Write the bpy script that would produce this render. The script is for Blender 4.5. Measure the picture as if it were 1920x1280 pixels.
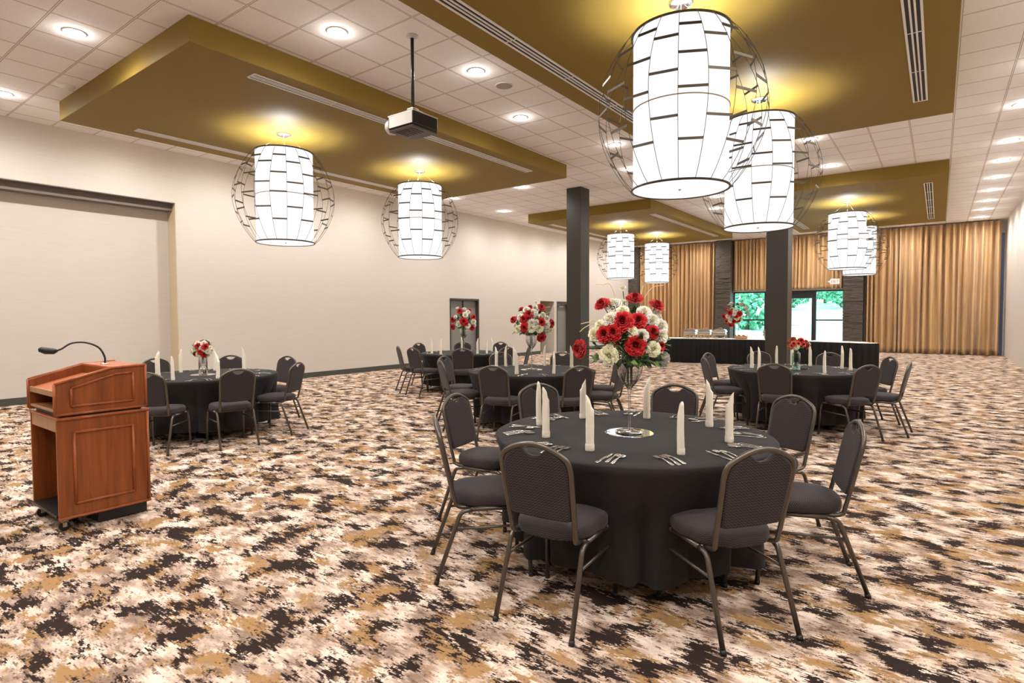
import bpy, math, random
from mathutils import Vector, Matrix
PI = math.pi
random.seed(7)
for _o in list(bpy.data.objects):
    bpy.data.objects.remove(_o)
SC = bpy.context.scene
COL = SC.collection

# ------------------------------------------------------------------ camera
FPX = 1075.73
cam_d = bpy.data.cameras.new('camera'); cam = bpy.data.objects.new('camera', cam_d); COL.objects.link(cam)
_rt = Vector((0.802384, 0.596795, -0.003982)); _up = Vector((-0.019051, 0.032282, 0.999297)); _fw = Vector((-0.596504, 0.801744, -0.037273))
_m = Matrix((( _rt.x, _up.x, -_fw.x), (_rt.y, _up.y, -_fw.y), (_rt.z, _up.z, -_fw.z))).to_4x4()
_m.translation = Vector((0, 0, 1.5)); cam.matrix_world = _m
cam_d.sensor_width = 36; cam_d.lens = FPX / 1920 * 36; cam_d.shift_y = -9.67 / 1920
cam_d.clip_start = 0.05; cam_d.clip_end = 400
SC.camera = cam
# ------------------------------------------------------------------ world, view
W = bpy.data.worlds.new('world'); SC.world = W; W.use_nodes = True
_bg = W.node_tree.nodes['Background']; _bg.inputs[0].default_value = (0.72, 0.90, 1.0, 1); _bg.inputs[1].default_value = 2.2
SC.view_settings.view_transform = 'Standard'; SC.view_settings.look = 'None'
SC.view_settings.gamma = 1; SC.view_settings.exposure = 1.1; SC.view_settings.use_curve_mapping = False
SPOT_W = 112.0          # each recessed downlight
PEND_E = 0.47           # glow of the fabric drums
HALO_W = 46.0          # lamp inside each drum
# sun outside, over the lawn
_s = bpy.data.lights.new('sun', 'SUN'); _s.energy = 4.5; _s.angle = 0.02; _s.color = (1, .96, .9)
_so = bpy.data.objects.new('sun', _s); COL.objects.link(_so); _so.rotation_euler = (math.radians(40), math.radians(25), 0)
_so.location = (0, 45, 30)

H = 4.755; HC = 4.469
XL, XR, YB, YF = -12.226, 1.843, 26.45, -5.0

# ------------------------------------------------------------------ mesh helpers
class MB:
    def __init__(s): s.v = []; s.f = []; s.m = []; s.sm = []; s.cur = 0
    def add(s, vs, fs, smooth=False):
        b = len(s.v); s.v += [tuple(p) for p in vs]
        for f in fs: s.f.append(tuple(i + b for i in f)); s.m.append(s.cur); s.sm.append(smooth)
        return s
    def box(s, x0, x1, y0, y1, z0, z1):
        v = [(x, y, z) for z in (z0, z1) for y in (y0, y1) for x in (x0, x1)]
        return s.add(v, [(0, 2, 3, 1), (4, 5, 7, 6), (0, 1, 5, 4), (2, 6, 7, 3), (0, 4, 6, 2), (1, 3, 7, 5)])
    def rings(s, rings, closed=True, cap0=True, cap1=True, smooth=True):
        n = len(rings[0]); vs = [p for r in rings for p in r]; fs = []
        for i in range(len(rings) - 1):
            for j in range(n if closed else n - 1):
                a = i * n + j; b = i * n + (j + 1) % n
                fs.append((a, b, b + n, a + n))
        s.add(vs, fs, smooth)
        b = len(s.v) - len(vs)
        if cap0: s.f.append(tuple(b + i for i in range(n))[::-1]); s.m.append(s.cur); s.sm.append(False)
        if cap1: s.f.append(tuple(b + (len(rings) - 1) * n + i for i in range(n))); s.m.append(s.cur); s.sm.append(False)
        return s
    def lathe(s, prof, n=32, c=(0, 0, 0), cap0=False, cap1=False, smooth=True, a0=0.0):
        R = [[(c[0] + r * math.cos(a0 + 2 * PI * k / n), c[1] + r * math.sin(a0 + 2 * PI * k / n), c[2] + z) for k in range(n)] for r, z in prof]
        return s.rings(R, True, cap0, cap1, smooth)
    def tube(s, pts, r, n=8, flat=1.0, caps=True):
        P = [Vector(p) for p in pts]; rs = r if isinstance(r, (list, tuple)) else [r] * len(P)
        t0 = (P[1] - P[0]).normalized()
        ref = Vector((0, 0, 1)) if abs(t0.z) < .9 else Vector((0, 1, 0))
        nrm = t0.cross(ref).normalized(); R = []
        for i, p in enumerate(P):
            t = ((P[min(i + 1, len(P) - 1)] - p).normalized() + (p - P[max(i - 1, 0)]).normalized()).normalized()
            nrm = (nrm - t * nrm.dot(t)).normalized(); b = t.cross(nrm)
            R.append([p + (nrm * math.cos(2 * PI * k / n) + b * math.sin(2 * PI * k / n) * flat) * rs[i] for k in range(n)])
        return s.rings(R, True, caps, caps, True)
    def poly(s, pts): return s.add(pts, [tuple(range(len(pts)))])
    def extrude(s, outline, d0, d1, plane='xz'):
        def mp(a, b, d): return (a, d, b) if plane == 'xz' else ((d, a, b) if plane == 'yz' else (a, b, d))
        n = len(outline); v = [mp(a, b, d0) for a, b in outline] + [mp(a, b, d1) for a, b in outline]
        return s.add(v, [tuple(range(n)), tuple(range(2 * n - 1, n - 1, -1))] + [(i, (i + 1) % n, n + (i + 1) % n, n + i) for i in range(n)])
    def grid(s, fn, nu, nv, smooth=True):
        v = [fn(i / nu, j / nv) for j in range(nv + 1) for i in range(nu + 1)]
        return s.add(v, [(j * (nu + 1) + i, j * (nu + 1) + i + 1, (j + 1) * (nu + 1) + i + 1, (j + 1) * (nu + 1) + i) for j in range(nv) for i in range(nu)], smooth)
    def mesh(s, name, mats):
        me = bpy.data.meshes.new(name); me.from_pydata(s.v, [], s.f)
        for m in (mats if isinstance(mats, (list, tuple)) else [mats]): me.materials.append(m)
        me.polygons.foreach_set('material_index', s.m); me.polygons.foreach_set('use_smooth', s.sm)
        import bmesh
        b = bmesh.new(); b.from_mesh(me); bmesh.ops.recalc_face_normals(b, faces=b.faces); b.to_mesh(me); b.free()
        me.update(); return me
    def build(s, name, mats, parent=None, bevel=0):
        o = bpy.data.objects.new(name, s.mesh(name, mats)); COL.objects.link(o)
        if parent: o.parent = parent
        if bevel:
            bv = o.modifiers.new('bevel', 'BEVEL'); bv.width = bevel; bv.segments = 2; bv.limit_method = 'ANGLE'; bv.angle_limit = math.radians(50)
        return o
def arc(pts, k=4):   # round the inner corners of a polyline
    P = [Vector(p) for p in pts]; out = [P[0]]
    for i in range(1, len(P) - 1):
        a, b, c = P[i - 1], P[i], P[i + 1]
        d = min((a - b).length, (c - b).length) * .45
        p0 = b + (a - b).normalized() * d; p1 = b + (c - b).normalized() * d
        for j in range(k + 1):
            t = j / k; out.append(p0 * (1 - t) ** 2 + b * 2 * t * (1 - t) + p1 * t * t)
    out.append(P[-1]); return out
def spl(pts, k=6):   # Catmull-Rom
    P = [Vector(p) for p in pts]; P = [P[0] * 2 - P[1]] + P + [P[-1] * 2 - P[-2]]; out = []
    for i in range(1, len(P) - 2):
        for j in range(k):
            t = j / k; out.append(.5 * ((2 * P[i]) + (P[i + 1] - P[i - 1]) * t + (2 * P[i - 1] - 5 * P[i] + 4 * P[i + 1] - P[i + 2]) * t * t + (3 * P[i] - P[i - 1] - 3 * P[i + 1] + P[i + 2]) * t ** 3))
    out.append(P[-2]); return out
def tag(o, label, cat=None, group=None):
    o['label'] = label
    if cat: o['category'] = cat
    if group: o['group'] = group
    return o
def thing(name, label, cat, loc=(0, 0, 0), rz=0, group=None):
    o = bpy.data.objects.new(name, None); COL.objects.link(o); o.location = loc; o.rotation_euler = (0, 0, rz)
    o.empty_display_size = .1
    return tag(o, label, cat, group)
def struct(o): o['kind'] = 'structure'; return o
KIDS = {}
def copy_tree(o, loc=None, rz=None, label=None, group=None, parent=None, scale=None):
    c = o.copy(); COL.objects.link(c); c.parent = parent
    if loc is not None: c.location = loc
    if rz is not None: c.rotation_euler = (0, 0, rz)
    if scale is not None: c.scale = scale
    if label: c['label'] = label
    if group: c['group'] = group
    for k in list(o.children): copy_tree(k, parent=c)
    return c

# ------------------------------------------------------------------ materials
def lin(r, g, b):
    f = lambda c: (c / 255 / 12.92) if c / 255 <= .04045 else ((c / 255 + .055) / 1.055) ** 2.4
    return (f(r), f(g), f(b), 1)
def mat(name, col, rough=.5, metal=0.0, spec=None, sheen=0, emis=None, es=0):
    m = bpy.data.materials.new(name); m.use_nodes = True; p = m.node_tree.nodes['Principled BSDF']
    p.inputs['Base Color'].default_value = col; p.inputs['Roughness'].default_value = rough; p.inputs['Metallic'].default_value = metal
    if spec is not None: p.inputs['Specular IOR Level'].default_value = spec
    if sheen: p.inputs['Sheen Weight'].default_value = sheen
    if emis: p.inputs['Emission Color'].default_value = emis; p.inputs['Emission Strength'].default_value = es
    return m
class N:
    def __init__(s, m): s.t = m.node_tree; s.p = s.t.nodes['Principled BSDF']
    def n(s, typ, **kw):
        x = s.t.nodes.new('ShaderNode' + typ)
        for k, v in kw.items(): setattr(x, k, v)
        return x
    def l(s, a, b): s.t.links.new(a, b)
    def math(s, op, a, b=None, c=None):
        x = s.n('Math', operation=op)
        for i, q in enumerate((a, b, c)):
            if q is None: continue
            if isinstance(q, (int, float)): x.inputs[i].default_value = q
            else: s.l(q, x.inputs[i])
        return x.outputs[0]
    def obj(s): return s.n('TexCoord').outputs['Object']
    def mapping(s, v, scale=(1, 1, 1), rot=(0, 0, 0)):
        x = s.n('Mapping'); s.l(v, x.inputs['Vector']); x.inputs['Scale'].default_value = scale; x.inputs['Rotation'].default_value = rot; return x.outputs[0]
    def noise(s, v, scale, detail=2, rough=.5, dist=0):
        x = s.n('TexNoise'); s.l(v, x.inputs['Vector']); x.inputs['Scale'].default_value = scale; x.inputs['Detail'].default_value = detail
        x.inputs['Roughness'].default_value = rough; x.inputs['Distortion'].default_value = dist; return x.outputs['Fac']
    def ramp(s, f, stops, interp='LINEAR'):
        x = s.n('ValToRGB'); s.l(f, x.inputs[0]); x.color_ramp.interpolation = interp; e = x.color_ramp.elements
        while len(e) < len(stops): e.new(.5)
        for i, (p, c) in enumerate(stops): e[i].position = p; e[i].color = c if len(c) == 4 else (*c, 1)
        return x.outputs[0]
    def mix(s, f, a, b, typ='MIX'):
        x = s.n('MixRGB', blend_type=typ)
        for i, q in enumerate((f, a, b)):
            if isinstance(q, (int, float)): x.inputs[i].default_value = q
            elif isinstance(q, tuple): x.inputs[i].default_value = q
            else: s.l(q, x.inputs[i])
        return x.outputs[0]
    def bump(s, h, strength=.3, dist=.01):
        x = s.n('Bump'); s.l(h, x.inputs['Height']); x.inputs['Strength'].default_value = strength; x.inputs['Distance'].default_value = dist
        s.l(x.outputs[0], s.p.inputs['Normal'])
    def base(s, c): s.l(c, s.p.inputs['Base Color'])

M = {}
# carpet: cream ground, tan and dark brown patches combed along x
m = M['carpet'] = mat('carpet', (1, 1, 1, 1), .95, spec=.1); n = N(m)
sx = n.n('SeparateXYZ'); n.l(n.obj(), sx.inputs[0])
row = n.math('FLOOR', n.math('MULTIPLY', sx.outputs[1], 140.0))
wn = n.n('TexWhiteNoise', noise_dimensions='1D'); n.l(row, wn.inputs['W'])
grp = n.math('FLOOR', n.math('MULTIPLY', sx.outputs[1], 48.0))
wn2 = n.n('TexWhiteNoise', noise_dimensions='1D'); n.l(grp, wn2.inputs['W'])
jx = n.math('ADD', sx.outputs[0], n.math('ADD', n.math('MULTIPLY', wn.outputs['Value'], .035), n.math('MULTIPLY', wn2.outputs['Value'], .05)))
cx = n.n('CombineXYZ'); n.l(n.math('MULTIPLY', jx, 2.05), cx.inputs[0]); n.l(n.math('MULTIPLY', row, 1 / 140.0 * 2.35), cx.inputs[1])
cv = cx.outputs[0]
big = n.noise(cv, 2.3, 8, .66)
mp2 = n.n('Mapping'); n.l(cv, mp2.inputs[0]); mp2.inputs['Location'].default_value = (13, 7, 3)
tan = n.noise(mp2.outputs[0], 2.0, 7, .66)
mp3 = n.n('Mapping'); n.l(cv, mp3.inputs[0]); mp3.inputs['Location'].default_value = (3, 27, 9)
gr = n.noise(mp3.outputs[0], 3.4, 5, .6)
mp4 = n.n('Mapping'); n.l(cv, mp4.inputs[0]); mp4.inputs['Location'].default_value = (1, 2, 5); mp4.inputs['Scale'].default_value = (.6, 3.0, 1)
fine = n.noise(mp4.outputs[0], 9.0, 4, .6)
ground = n.ramp(gr, [(.36, lin(138, 116, 102)), (.47, lin(184, 160, 142)), (.60, lin(226, 206, 190))])
c1 = n.mix(n.ramp(tan, [(.525, (0, 0, 0)), (.56, (1, 1, 1))]), ground, lin(158, 123, 82))
drk = n.math('ADD', big, n.math('MULTIPLY', n.math('SUBTRACT', fine, .5), .30))
c2 = n.mix(n.ramp(drk, [(.530, (0, 0, 0)), (.545, (1, 1, 1))]), c1, lin(66, 52, 49))
spk = n.noise(n.mapping(cv, (1.1, 2.6, 1)), 7.0, 6, .7)
spk2 = n.math('ADD', spk, n.math('MULTIPLY', n.math('SUBTRACT', big, .5), .55))
c1b = n.mix(n.ramp(spk2, [(.515, (0, 0, 0)), (.57, (.9, .9, .9))]), c1, lin(112, 88, 72))
c2 = n.mix(n.ramp(drk, [(.530, (0, 0, 0)), (.545, (1, 1, 1))]), c1b, lin(46, 35, 31))
n.base(c2); n.bump(n.noise(n.obj(), 260, 2), .35, .004)
# walls: beige woven wallcovering
def wallmat(name, col):
    m = mat(name, col, .75, spec=.25); n = N(m); o = n.obj()
    a = n.noise(n.mapping(o, (3, 3, 220)), 1.0, 3, .6); b = n.noise(o, 1.3, 3)
    k = tuple(c * .90 for c in col[:3]) + (1,)
    n.base(n.mix(n.ramp(a, [(.3, (0, 0, 0)), (.7, (1, 1, 1))]), k, col)); n.bump(a, .06, .003); return m
M['wall'] = wallmat('beige_wallcovering', lin(204, 196, 186))
M['soffit'] = mat('grey_soffit', lin(112, 102, 95), .6)  # one even grey for soffit and header, darker than the walls
M['jamb'] = wallmat('tan_wallcovering', lin(206, 188, 158))
M['base'] = mat('dark_rubber_base', lin(66, 66, 60), .5)
# ceiling tiles with T-bar grid 0.602
m = M['ceil'] = mat('acoustic_tile', (1, 1, 1, 1), .85, spec=.2); n = N(m)
sx = n.n('SeparateXYZ'); n.l(n.obj(), sx.inputs[0])
def gl(out, off, per=.602):
    t = n.math('FRACT', n.math('DIVIDE', n.math('SUBTRACT', out, off), per))
    return n.math('MULTIPLY', n.math('ABSOLUTE', n.math('SUBTRACT', t, .5)), per)     # .301 on the line
gx = gl(sx.outputs[0], .135 - 60.2); gy = gl(sx.outputs[1], 2.68 - 60.2)
g = n.math('MAXIMUM', gx, gy)
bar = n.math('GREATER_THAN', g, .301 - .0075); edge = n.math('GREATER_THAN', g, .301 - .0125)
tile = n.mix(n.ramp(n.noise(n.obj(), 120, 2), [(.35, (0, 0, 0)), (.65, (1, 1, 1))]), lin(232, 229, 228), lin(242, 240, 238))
cc = n.mix(edge, tile, lin(140, 124, 112)); cc = n.mix(bar, cc, lin(224, 214, 206)); n.base(cc)  # thin edge shadow along each T-bar is painted into the tile colour
n.bump(n.math('SUBTRACT', 1.0, edge), .4, .008)
M['gold'] = mat('olive_gold_paint', lin(134, 110, 48), .6, spec=.15)
M['goldside'] = M['gold']
M['white'] = mat('white_enamel', lin(232, 228, 222), .4)
M['slot'] = mat('black_slot', lin(22, 20, 20), .6)
m = M['col'] = mat('charcoal_column_paint', lin(52, 47, 41), .42, spec=.4); n = N(m); n.bump(n.noise(n.mapping(n.obj(), (40, 40, 2)), 1, 3), .05, .002)
# stacked stone
m = M['stone'] = mat('dark_ledger_stone', (1, 1, 1, 1), .7); n = N(m)
n.base(n.ramp(n.noise(n.mapping(n.obj(), (4, 4, 60)), 1, 4), [(.3, lin(52, 44, 38)), (.7, lin(98, 88, 78))])); n.bump(n.noise(n.mapping(n.obj(), (10, 10, 80)), 1, 3), .6, .01)
# satin curtain
m = M['curtain'] = mat('gold_satin', (1, 1, 1, 1), .42, sheen=.3, spec=.5); n = N(m)
n.base(n.ramp(n.noise(n.mapping(n.obj(), (9, 9, .4)), 1, 3), [(.35, lin(166, 128, 82)), (.65, lin(204, 166, 116))]))
# chair
m = M['fabric'] = mat('charcoal_woven_fabric', (1, 1, 1, 1), .85, spec=.25, sheen=.08); n = N(m)
o = n.obj(); sx = n.n('SeparateXYZ'); n.l(o, sx.inputs[0])
hz = n.math('ADD', sx.outputs[2], sx.outputs[1])
zig = n.math('ABSOLUTE', n.math('SUBTRACT', n.math('FRACT', n.math('MULTIPLY', sx.outputs[0], 55.0)), .5))
st = n.math('FRACT', n.math('ADD', n.math('MULTIPLY', hz, 95.0), n.math('MULTIPLY', zig, 1.3)))
pat = n.math('ABSOLUTE', n.math('SUBTRACT', st, .5))
n.base(n.mix(n.ramp(pat, [(.15, (0, 0, 0)), (.35, (1, 1, 1))]), lin(36, 30, 30), lin(68, 59, 58))); n.bump(pat, .35, .002)
M['frame'] = mat('bronze_grey_powdercoat', lin(98, 91, 83), .36, .75)
M['foot'] = mat('black_plastic_glide', lin(24, 22, 22), .5)
# cloths
m = M['cloth'] = mat('black_table_linen', (1, 1, 1, 1), .85, spec=.18, sheen=.04); n = N(m)
n.base(n.ramp(n.noise(n.obj(), 3, 4), [(.3, lin(28, 25, 24)), (.7, lin(42, 38, 37))])); n.bump(n.noise(n.obj(), 5, 4, .6), .25, .02)
M['skirt'] = mat('black_satin_skirting', lin(17, 15, 14), .6, spec=.25)
M['napkin'] = mat('ivory_linen', lin(228, 218, 200), .85, sheen=.2)
N(M['napkin']).bump(N(M['napkin']).noise(N(M['napkin']).obj(), 60, 4, .7), .5, .006)
M['linen_white'] = mat('white_linen', lin(236, 230, 220), .8)
M['steel'] = mat('polished_steel', (.82, .82, .82, 1), .16, 1)
M['brushed'] = mat('brushed_steel', (.62, .57, .5, 1), .3, 1)
M['mirror'] = mat('mirror_glass', (.88, .93, .93, 1), .02, 1)
M['black'] = mat('black_satin_plastic', lin(20, 19, 19), .4)
M['silver_plastic'] = mat('pale_grey_plastic', lin(196, 190, 184), .35)
# clear glass as a thin shell: tinted pass-through with a sharp reflection
def glass(name, col, f0=.12):
    m = bpy.data.materials.new(name); m.use_nodes = True; t = m.node_tree; t.nodes.clear()
    out = t.nodes.new('ShaderNodeOutputMaterial'); mx = t.nodes.new('ShaderNodeMixShader'); tr = t.nodes.new('ShaderNodeBsdfTransparent'); gl_ = t.nodes.new('ShaderNodeBsdfGlossy')
    lw = t.nodes.new('ShaderNodeLayerWeight'); lw.inputs[0].default_value = f0; gl_.inputs['Roughness'].default_value = .02
    tr.inputs[0].default_value = col; t.links.new(lw.outputs['Facing'], mx.inputs[0]); t.links.new(tr.outputs[0], mx.inputs[1]); t.links.new(gl_.outputs[0], mx.inputs[2]); t.links.new(mx.outputs[0], out.inputs[0]); return m
M['glass'] = glass('clear_glass', (.90, .92, .92, 1), .72)
M['aqua'] = glass('aqua_glass', (.66, .84, .80, 1), .5)
M['pane'] = glass('window_glass', (.70, .93, .95, 1), .05)
# wood
def wood(name, c0, c1, sc=(14, 14, 1.2)):
    m = mat(name, c0, .33, spec=.45); n = N(m)
    a = n.noise(n.mapping(n.obj(), sc), 1.6, 5, .6, .6)
    n.base(n.ramp(a, [(.3, c0), (.72, c1)])); n.bump(a, .05, .002); return m
M['wood'] = wood('cherry_wood', lin(112, 56, 22), lin(150, 82, 38))
M['wood_edge'] = wood('cherry_moulding', lin(132, 66, 30), lin(168, 92, 50))
M['wood_top'] = wood('cherry_reading_top', lin(164, 88, 52), lin(188, 108, 68))
M['wood_end'] = wood('pale_cherry_edge', lin(150, 108, 72), lin(178, 134, 96))
# pendants
M['drum'] = mat('glowing_fabric_drum', (.32, .33, .34, 1), .8, emis=(.93, .97, 1, 1), es=PEND_E)
M['drum_base'] = mat('glowing_acrylic_diffuser', (.4, .4, .4, 1), .5, emis=(1, .98, .95, 1), es=PEND_E)
M['wire'] = mat('dark_bronze_wire', lin(86, 76, 62), .4, .6)
M['hoop'] = mat('tan_brass_hoop', lin(176, 158, 128), .45, .3)
M['lens'] = mat('lit_downlight_lens', (1, 1, 1, 1), .5, emis=(1, .93, .84, 1), es=22)
M['lens_off'] = mat('frosted_dome', lin(235, 232, 226), .3)
M['speaker'] = mat('grey_speaker_grille', lin(158, 148, 140), .6)
M['red'] = mat('red_petal', lin(206, 12, 14), .55, sheen=.2)
M['red_deep'] = mat('deep_red_petal', lin(150, 14, 18), .6)
M['coral'] = mat('coral_petal', lin(226, 108, 84), .6)
M['cream'] = mat('cream_petal', lin(240, 236, 205), .6)
M['ivory'] = mat('white_petal', lin(246, 240, 228), .6)
M['leaf'] = mat('dark_green_leaf', lin(48, 74, 30), .45)
M['leaf2'] = mat('fresh_green_leaf', lin(98, 128, 58), .5)
M['twig'] = mat('pale_twig', lin(224, 200, 158), .7)
M['dframe'] = mat('dark_bronze_window_frame', lin(48, 50, 52), .4, .3)
M['greydoor'] = mat('grey_door_paint', lin(124, 120, 116), .45)
M['doorframe'] = mat('dark_door_frame', lin(58, 54, 52), .45)
M['exit_body'] = mat('exit_sign_face', lin(250, 244, 236), .5, emis=(1, .86, .8, 1), es=.10)
M['exit_red'] = mat('exit_sign_red_letters', lin(220, 30, 40), .5, emis=(1, .03, .05, 1), es=.35)
m = M['lawn'] = mat('mown_lawn', (1, 1, 1, 1), .9); n = N(m); n.base(n.ramp(n.noise(n.obj(), .3, 4), [(.35, lin(186, 214, 160)), (.65, lin(226, 238, 210))]))
M['paving'] = mat('pale_concrete', lin(225, 224, 220), .9)
m = M['tree'] = mat('tree_foliage', (1, 1, 1, 1), .8); n = N(m); n.base(n.ramp(n.noise(n.obj(), 2.2, 5, .7), [(.35, lin(34, 84, 66)), (.65, lin(120, 176, 140))]))
M['bark'] = mat('tree_bark', lin(92, 76, 60), .9)

# ------------------------------------------------------------------ room shell
b = MB(); b.box(XL - .6, XR + .3, YF - .3, YB + .25, -.12, 0); struct(b.build('floor', M['carpet']))
b = MB(); b.box(XL - .6, XR + .3, YF - .3, YB + .25, H, H + .15); struct(b.build('ceiling', M['ceil']))
# left wall: recess y -4.5..5.24, door opening 13.19..14.61, passage 18.25..20.4
RX = XL - .34; DX = XL - .12
b = MB()
b.box(XL - .6, XL, YF, -4.5, 0, H); b.box(XL - .6, XL, 5.24, 13.19, 0, H); b.box(XL - .6, XL, 14.61, 18.25, 0, H); b.box(XL - .6, XL, 20.35, YB, 0, H)
b.box(XL - .6, XL, -4.5, 5.24, 3.75, H); b.box(XL - .6, RX, -4.5, 5.24, 0, 3.75)
b.box(XL - .6, XL, 13.19, 14.61, 2.03, H); b.box(XL - .6, DX - .05, 13.19, 14.61, 0, 2.03)
b.box(XL - .6, XL, 18.25, 20.35, 2.03, H)
b.box(XL - .6, XL, 19.24, 19.42, 0, 2.03)
struct(b.build('wall_left', M['wall']))
b = MB(); b.box(RX, XL - .004, -4.5, 5.238, 3.735, 3.75); struct(b.build('trim_1', M['soffit']))
b = MB(); b.box(RX, XL - .12, -4.5, 5.222, 3.60, 3.734); struct(b.build('trim_6', M['soffit']))
b = MB(); b.box(RX, XL - .003, 5.225, 5.24, 0, 3.735); struct(b.build('trim_2', M['jamb']))
b = MB(); b.box(XR, XR + .3, YF - .3, YB + .25, 0, H); struct(b.build('wall_right', M['wall']))
b = MB(); b.box(XL - .6, XR + .3, YF - .3, YF, 0, H); struct(b.build('wall_front', M['wall']))
WX0, WX1, WZ = -7.376, -3.05, 2.47
b = MB(); b.box(XL - .6, WX0, YB, YB + .25, 0, H); b.box(WX1, XR + .3, YB, YB + .25, 0, H); b.box(WX0, WX1, YB, YB + .25, WZ, H)
struct(b.build('wall_back', M['wall']))
b = MB()
for y0, y1 in ((5.24, 13.19), (14.61, 18.25), (20.35, 25.7)): b.box(XL, XL + .014, y0, y1, 0, .125)
b.box(RX, RX + .014, -4.5, 5.225, 0, .125); b.box(XL, XL + .014, YF, -4.5, 0, .125)
struct(b.build('baseboard_left', M['base'], bevel=.003))
# dark pilaster in the far left corner and window strip in the far right corner
def stone_pillar(x0, x1, y0, label, seed):
    rnd = random.Random(seed); b = MB(); z = 0
    b.box(x0 + .03, x1 - .03, y0 + .03, YB, 0, H - .002)
    while z < H - .02:
        h = min(rnd.uniform(.045, .085), H - .004 - z); x = x0; cuts = sorted([x0, x1] + [rnd.uniform(x0 + .1, x1 - .1) for _ in range(rnd.choice((1, 1, 2)))])
        for a, c in zip(cuts[:-1], cuts[1:]):
            d = rnd.uniform(0, .03)
            b.box(a + .001 + (d * .4 if a == x0 else 0), c - .001 - (d * .4 if c == x1 else 0), y0 + d, YB - .01, z + .003, z + h)
        z += h
    o = b.build('stone_pillar', M['stone']); return tag(o, label, 'pillar')
stone_pillar(-8.03, -7.36, 25.95, 'dark stacked stone pillar left of the garden window, beside the narrow valance', 1)
stone_pillar(-3.06, -2.37, 25.95, 'dark stacked stone pillar right of the glass door, beside the widest gold drape', 2)
stone_pillar(XL + .02, XL + .5, 25.95, 'dark stone pillar in the far left corner where the left wall meets the drapes', 3)
b = MB(); b.box(1.70, 1.79, YB - .05, YB, .02, 4.3); struct(b.build('trim_3', mat('blue_grey_window_jamb', lin(70, 84, 120), .3)))
# doors in the left wall
d = struct(thing('door_1', 'grey double door in a dark frame on the left wall', 'door', (DX, 13.9, 0)))
del d['category']
b = MB(); b.box(-.04, .13, -.71, -.655, 0, 2.03); b.box(-.04, .13, .655, .71, 0, 2.03); b.box(-.04, .13, -.655, .655, 1.97, 2.03); b.build('door_frame', M['doorframe'], d, .004)
for s in (-1, 1):
    b = MB(); y0, y1 = sorted((s * .006, s * .65)); b.box(-.03, .02, y0, y1, .01, 1.965); lf = b.build('door_leaf', M['greydoor'], d, .003)
    b = MB(); b.tube([(.02, s * .07, 1.0), (.07, s * .07, 1.0), (.07, s * .18, 1.0)], .009); b.build('door_handle', M['steel'], lf)
b = MB(); b.box(.02, .06, -.012, .012, .02, 1.96); b.build('centre_strip', M['doorframe'], d)
d = struct(thing('door_2', 'grey door with a closer at the end of the left wall', 'door', (DX, 19.88, 0))); del d['category']
b = MB(); b.box(-.04, .13, -.46, -.41, 0, 2.03); b.box(-.04, .13, .42, .47, 0, 2.03); b.box(-.04, .13, -.41, .42, 1.90, 2.03); b.build('door_frame', M['doorframe'], d, .004)
b = MB(); b.box(-.03, .02, -.405, .415, .01, 1.895); lf = b.build('door_leaf', M['greydoor'], d, .003)
b = MB(); b.box(.02, .07, -.2, .12, 1.80, 1.86); b.build('door_closer', M['steel'], lf, .005)
# passage beside it
b = MB(); b.box(XL - 2.4, XL - .6, 18.1, 18.25, 0, 2.6); b.box(XL - 2.4, XL - .6, 19.24, 19.4, 0, 2.6); b.box(XL - 2.5, XL - 2.4, 18.1, 19.4, 0, 2.6); b.box(XL - 2.4, XL - .6, 18.1, 19.4, 2.6, 2.7); b.box(XL - 2.5, XL - .6, 18.1, 19.4, -.1, 0)
struct(b.build('wall_passage', M['jamb']))
b = MB(); b.box(XL - 2.4, XL - 2.385, 18.25, 19.24, 0, .15); struct(b.build('baseboard_passage', M['base']))

# storefront
def glazed(name, x0, x1, z0, z1, rail=None, t=.06, door=False):
    o = struct(bpy.data.objects.new(name, None)); COL.objects.link(o); o.location = (0, YB + .1, 0)
    b = MB(); b.box(x0, x0 + t, -.06, .06, z0, z1); b.box(x1 - t, x1, -.06, .06, z0, z1); b.box(x0 + t, x1 - t, -.06, .06, z1 - t, z1); b.box(x0 + t, x1 - t, -.06, .06, z0, z0 + t * 1.5)
    if rail: b.box(x0 + t, x1 - t, -.05, .05, rail - .03, rail + .03)
    b.build('window_frame', M['dframe'], o, .004)
    zz = [z0 + t * 1.5] + ([rail - .03, rail + .03] if rail else []) + [z1 - t]
    for a, c in zip(zz[::2], zz[1::2]):
        b = MB(); b.box(x0 + t, x1 - t, -.004, .004, a, c); b.build('window_pane', M['pane'], o)
    if door:
        b = MB(); b.tube([(x0 + .05, -.07, 1.02), (x0 + .05, -.12, 1.02), (x1 - .05, -.12, 1.02), (x1 - .05, -.07, 1.02)], .016); b.build('push_bar', M['steel'], o)
    return o
glazed('window_1', WX0, -6.02, 0, WZ, 1.24)
glazed('window_2', -6.02, -5.12, 0, WZ, 1.24)
glazed('door_3', -5.12, -4.13, 0, 2.25, None, .11, True)
glazed('window_3', -4.13, WX1, 0, WZ, 1.24)
b = MB(); b.box(-5.12, -4.13, YB + .04, YB + .16, 2.25, WZ); struct(b.build('trim_4', M['dframe']))
b = MB(); b.box(WX0, WX1, YB - .02, YB + .0, WZ, WZ + .05); struct(b.build('trim_5', M['white']))

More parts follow.
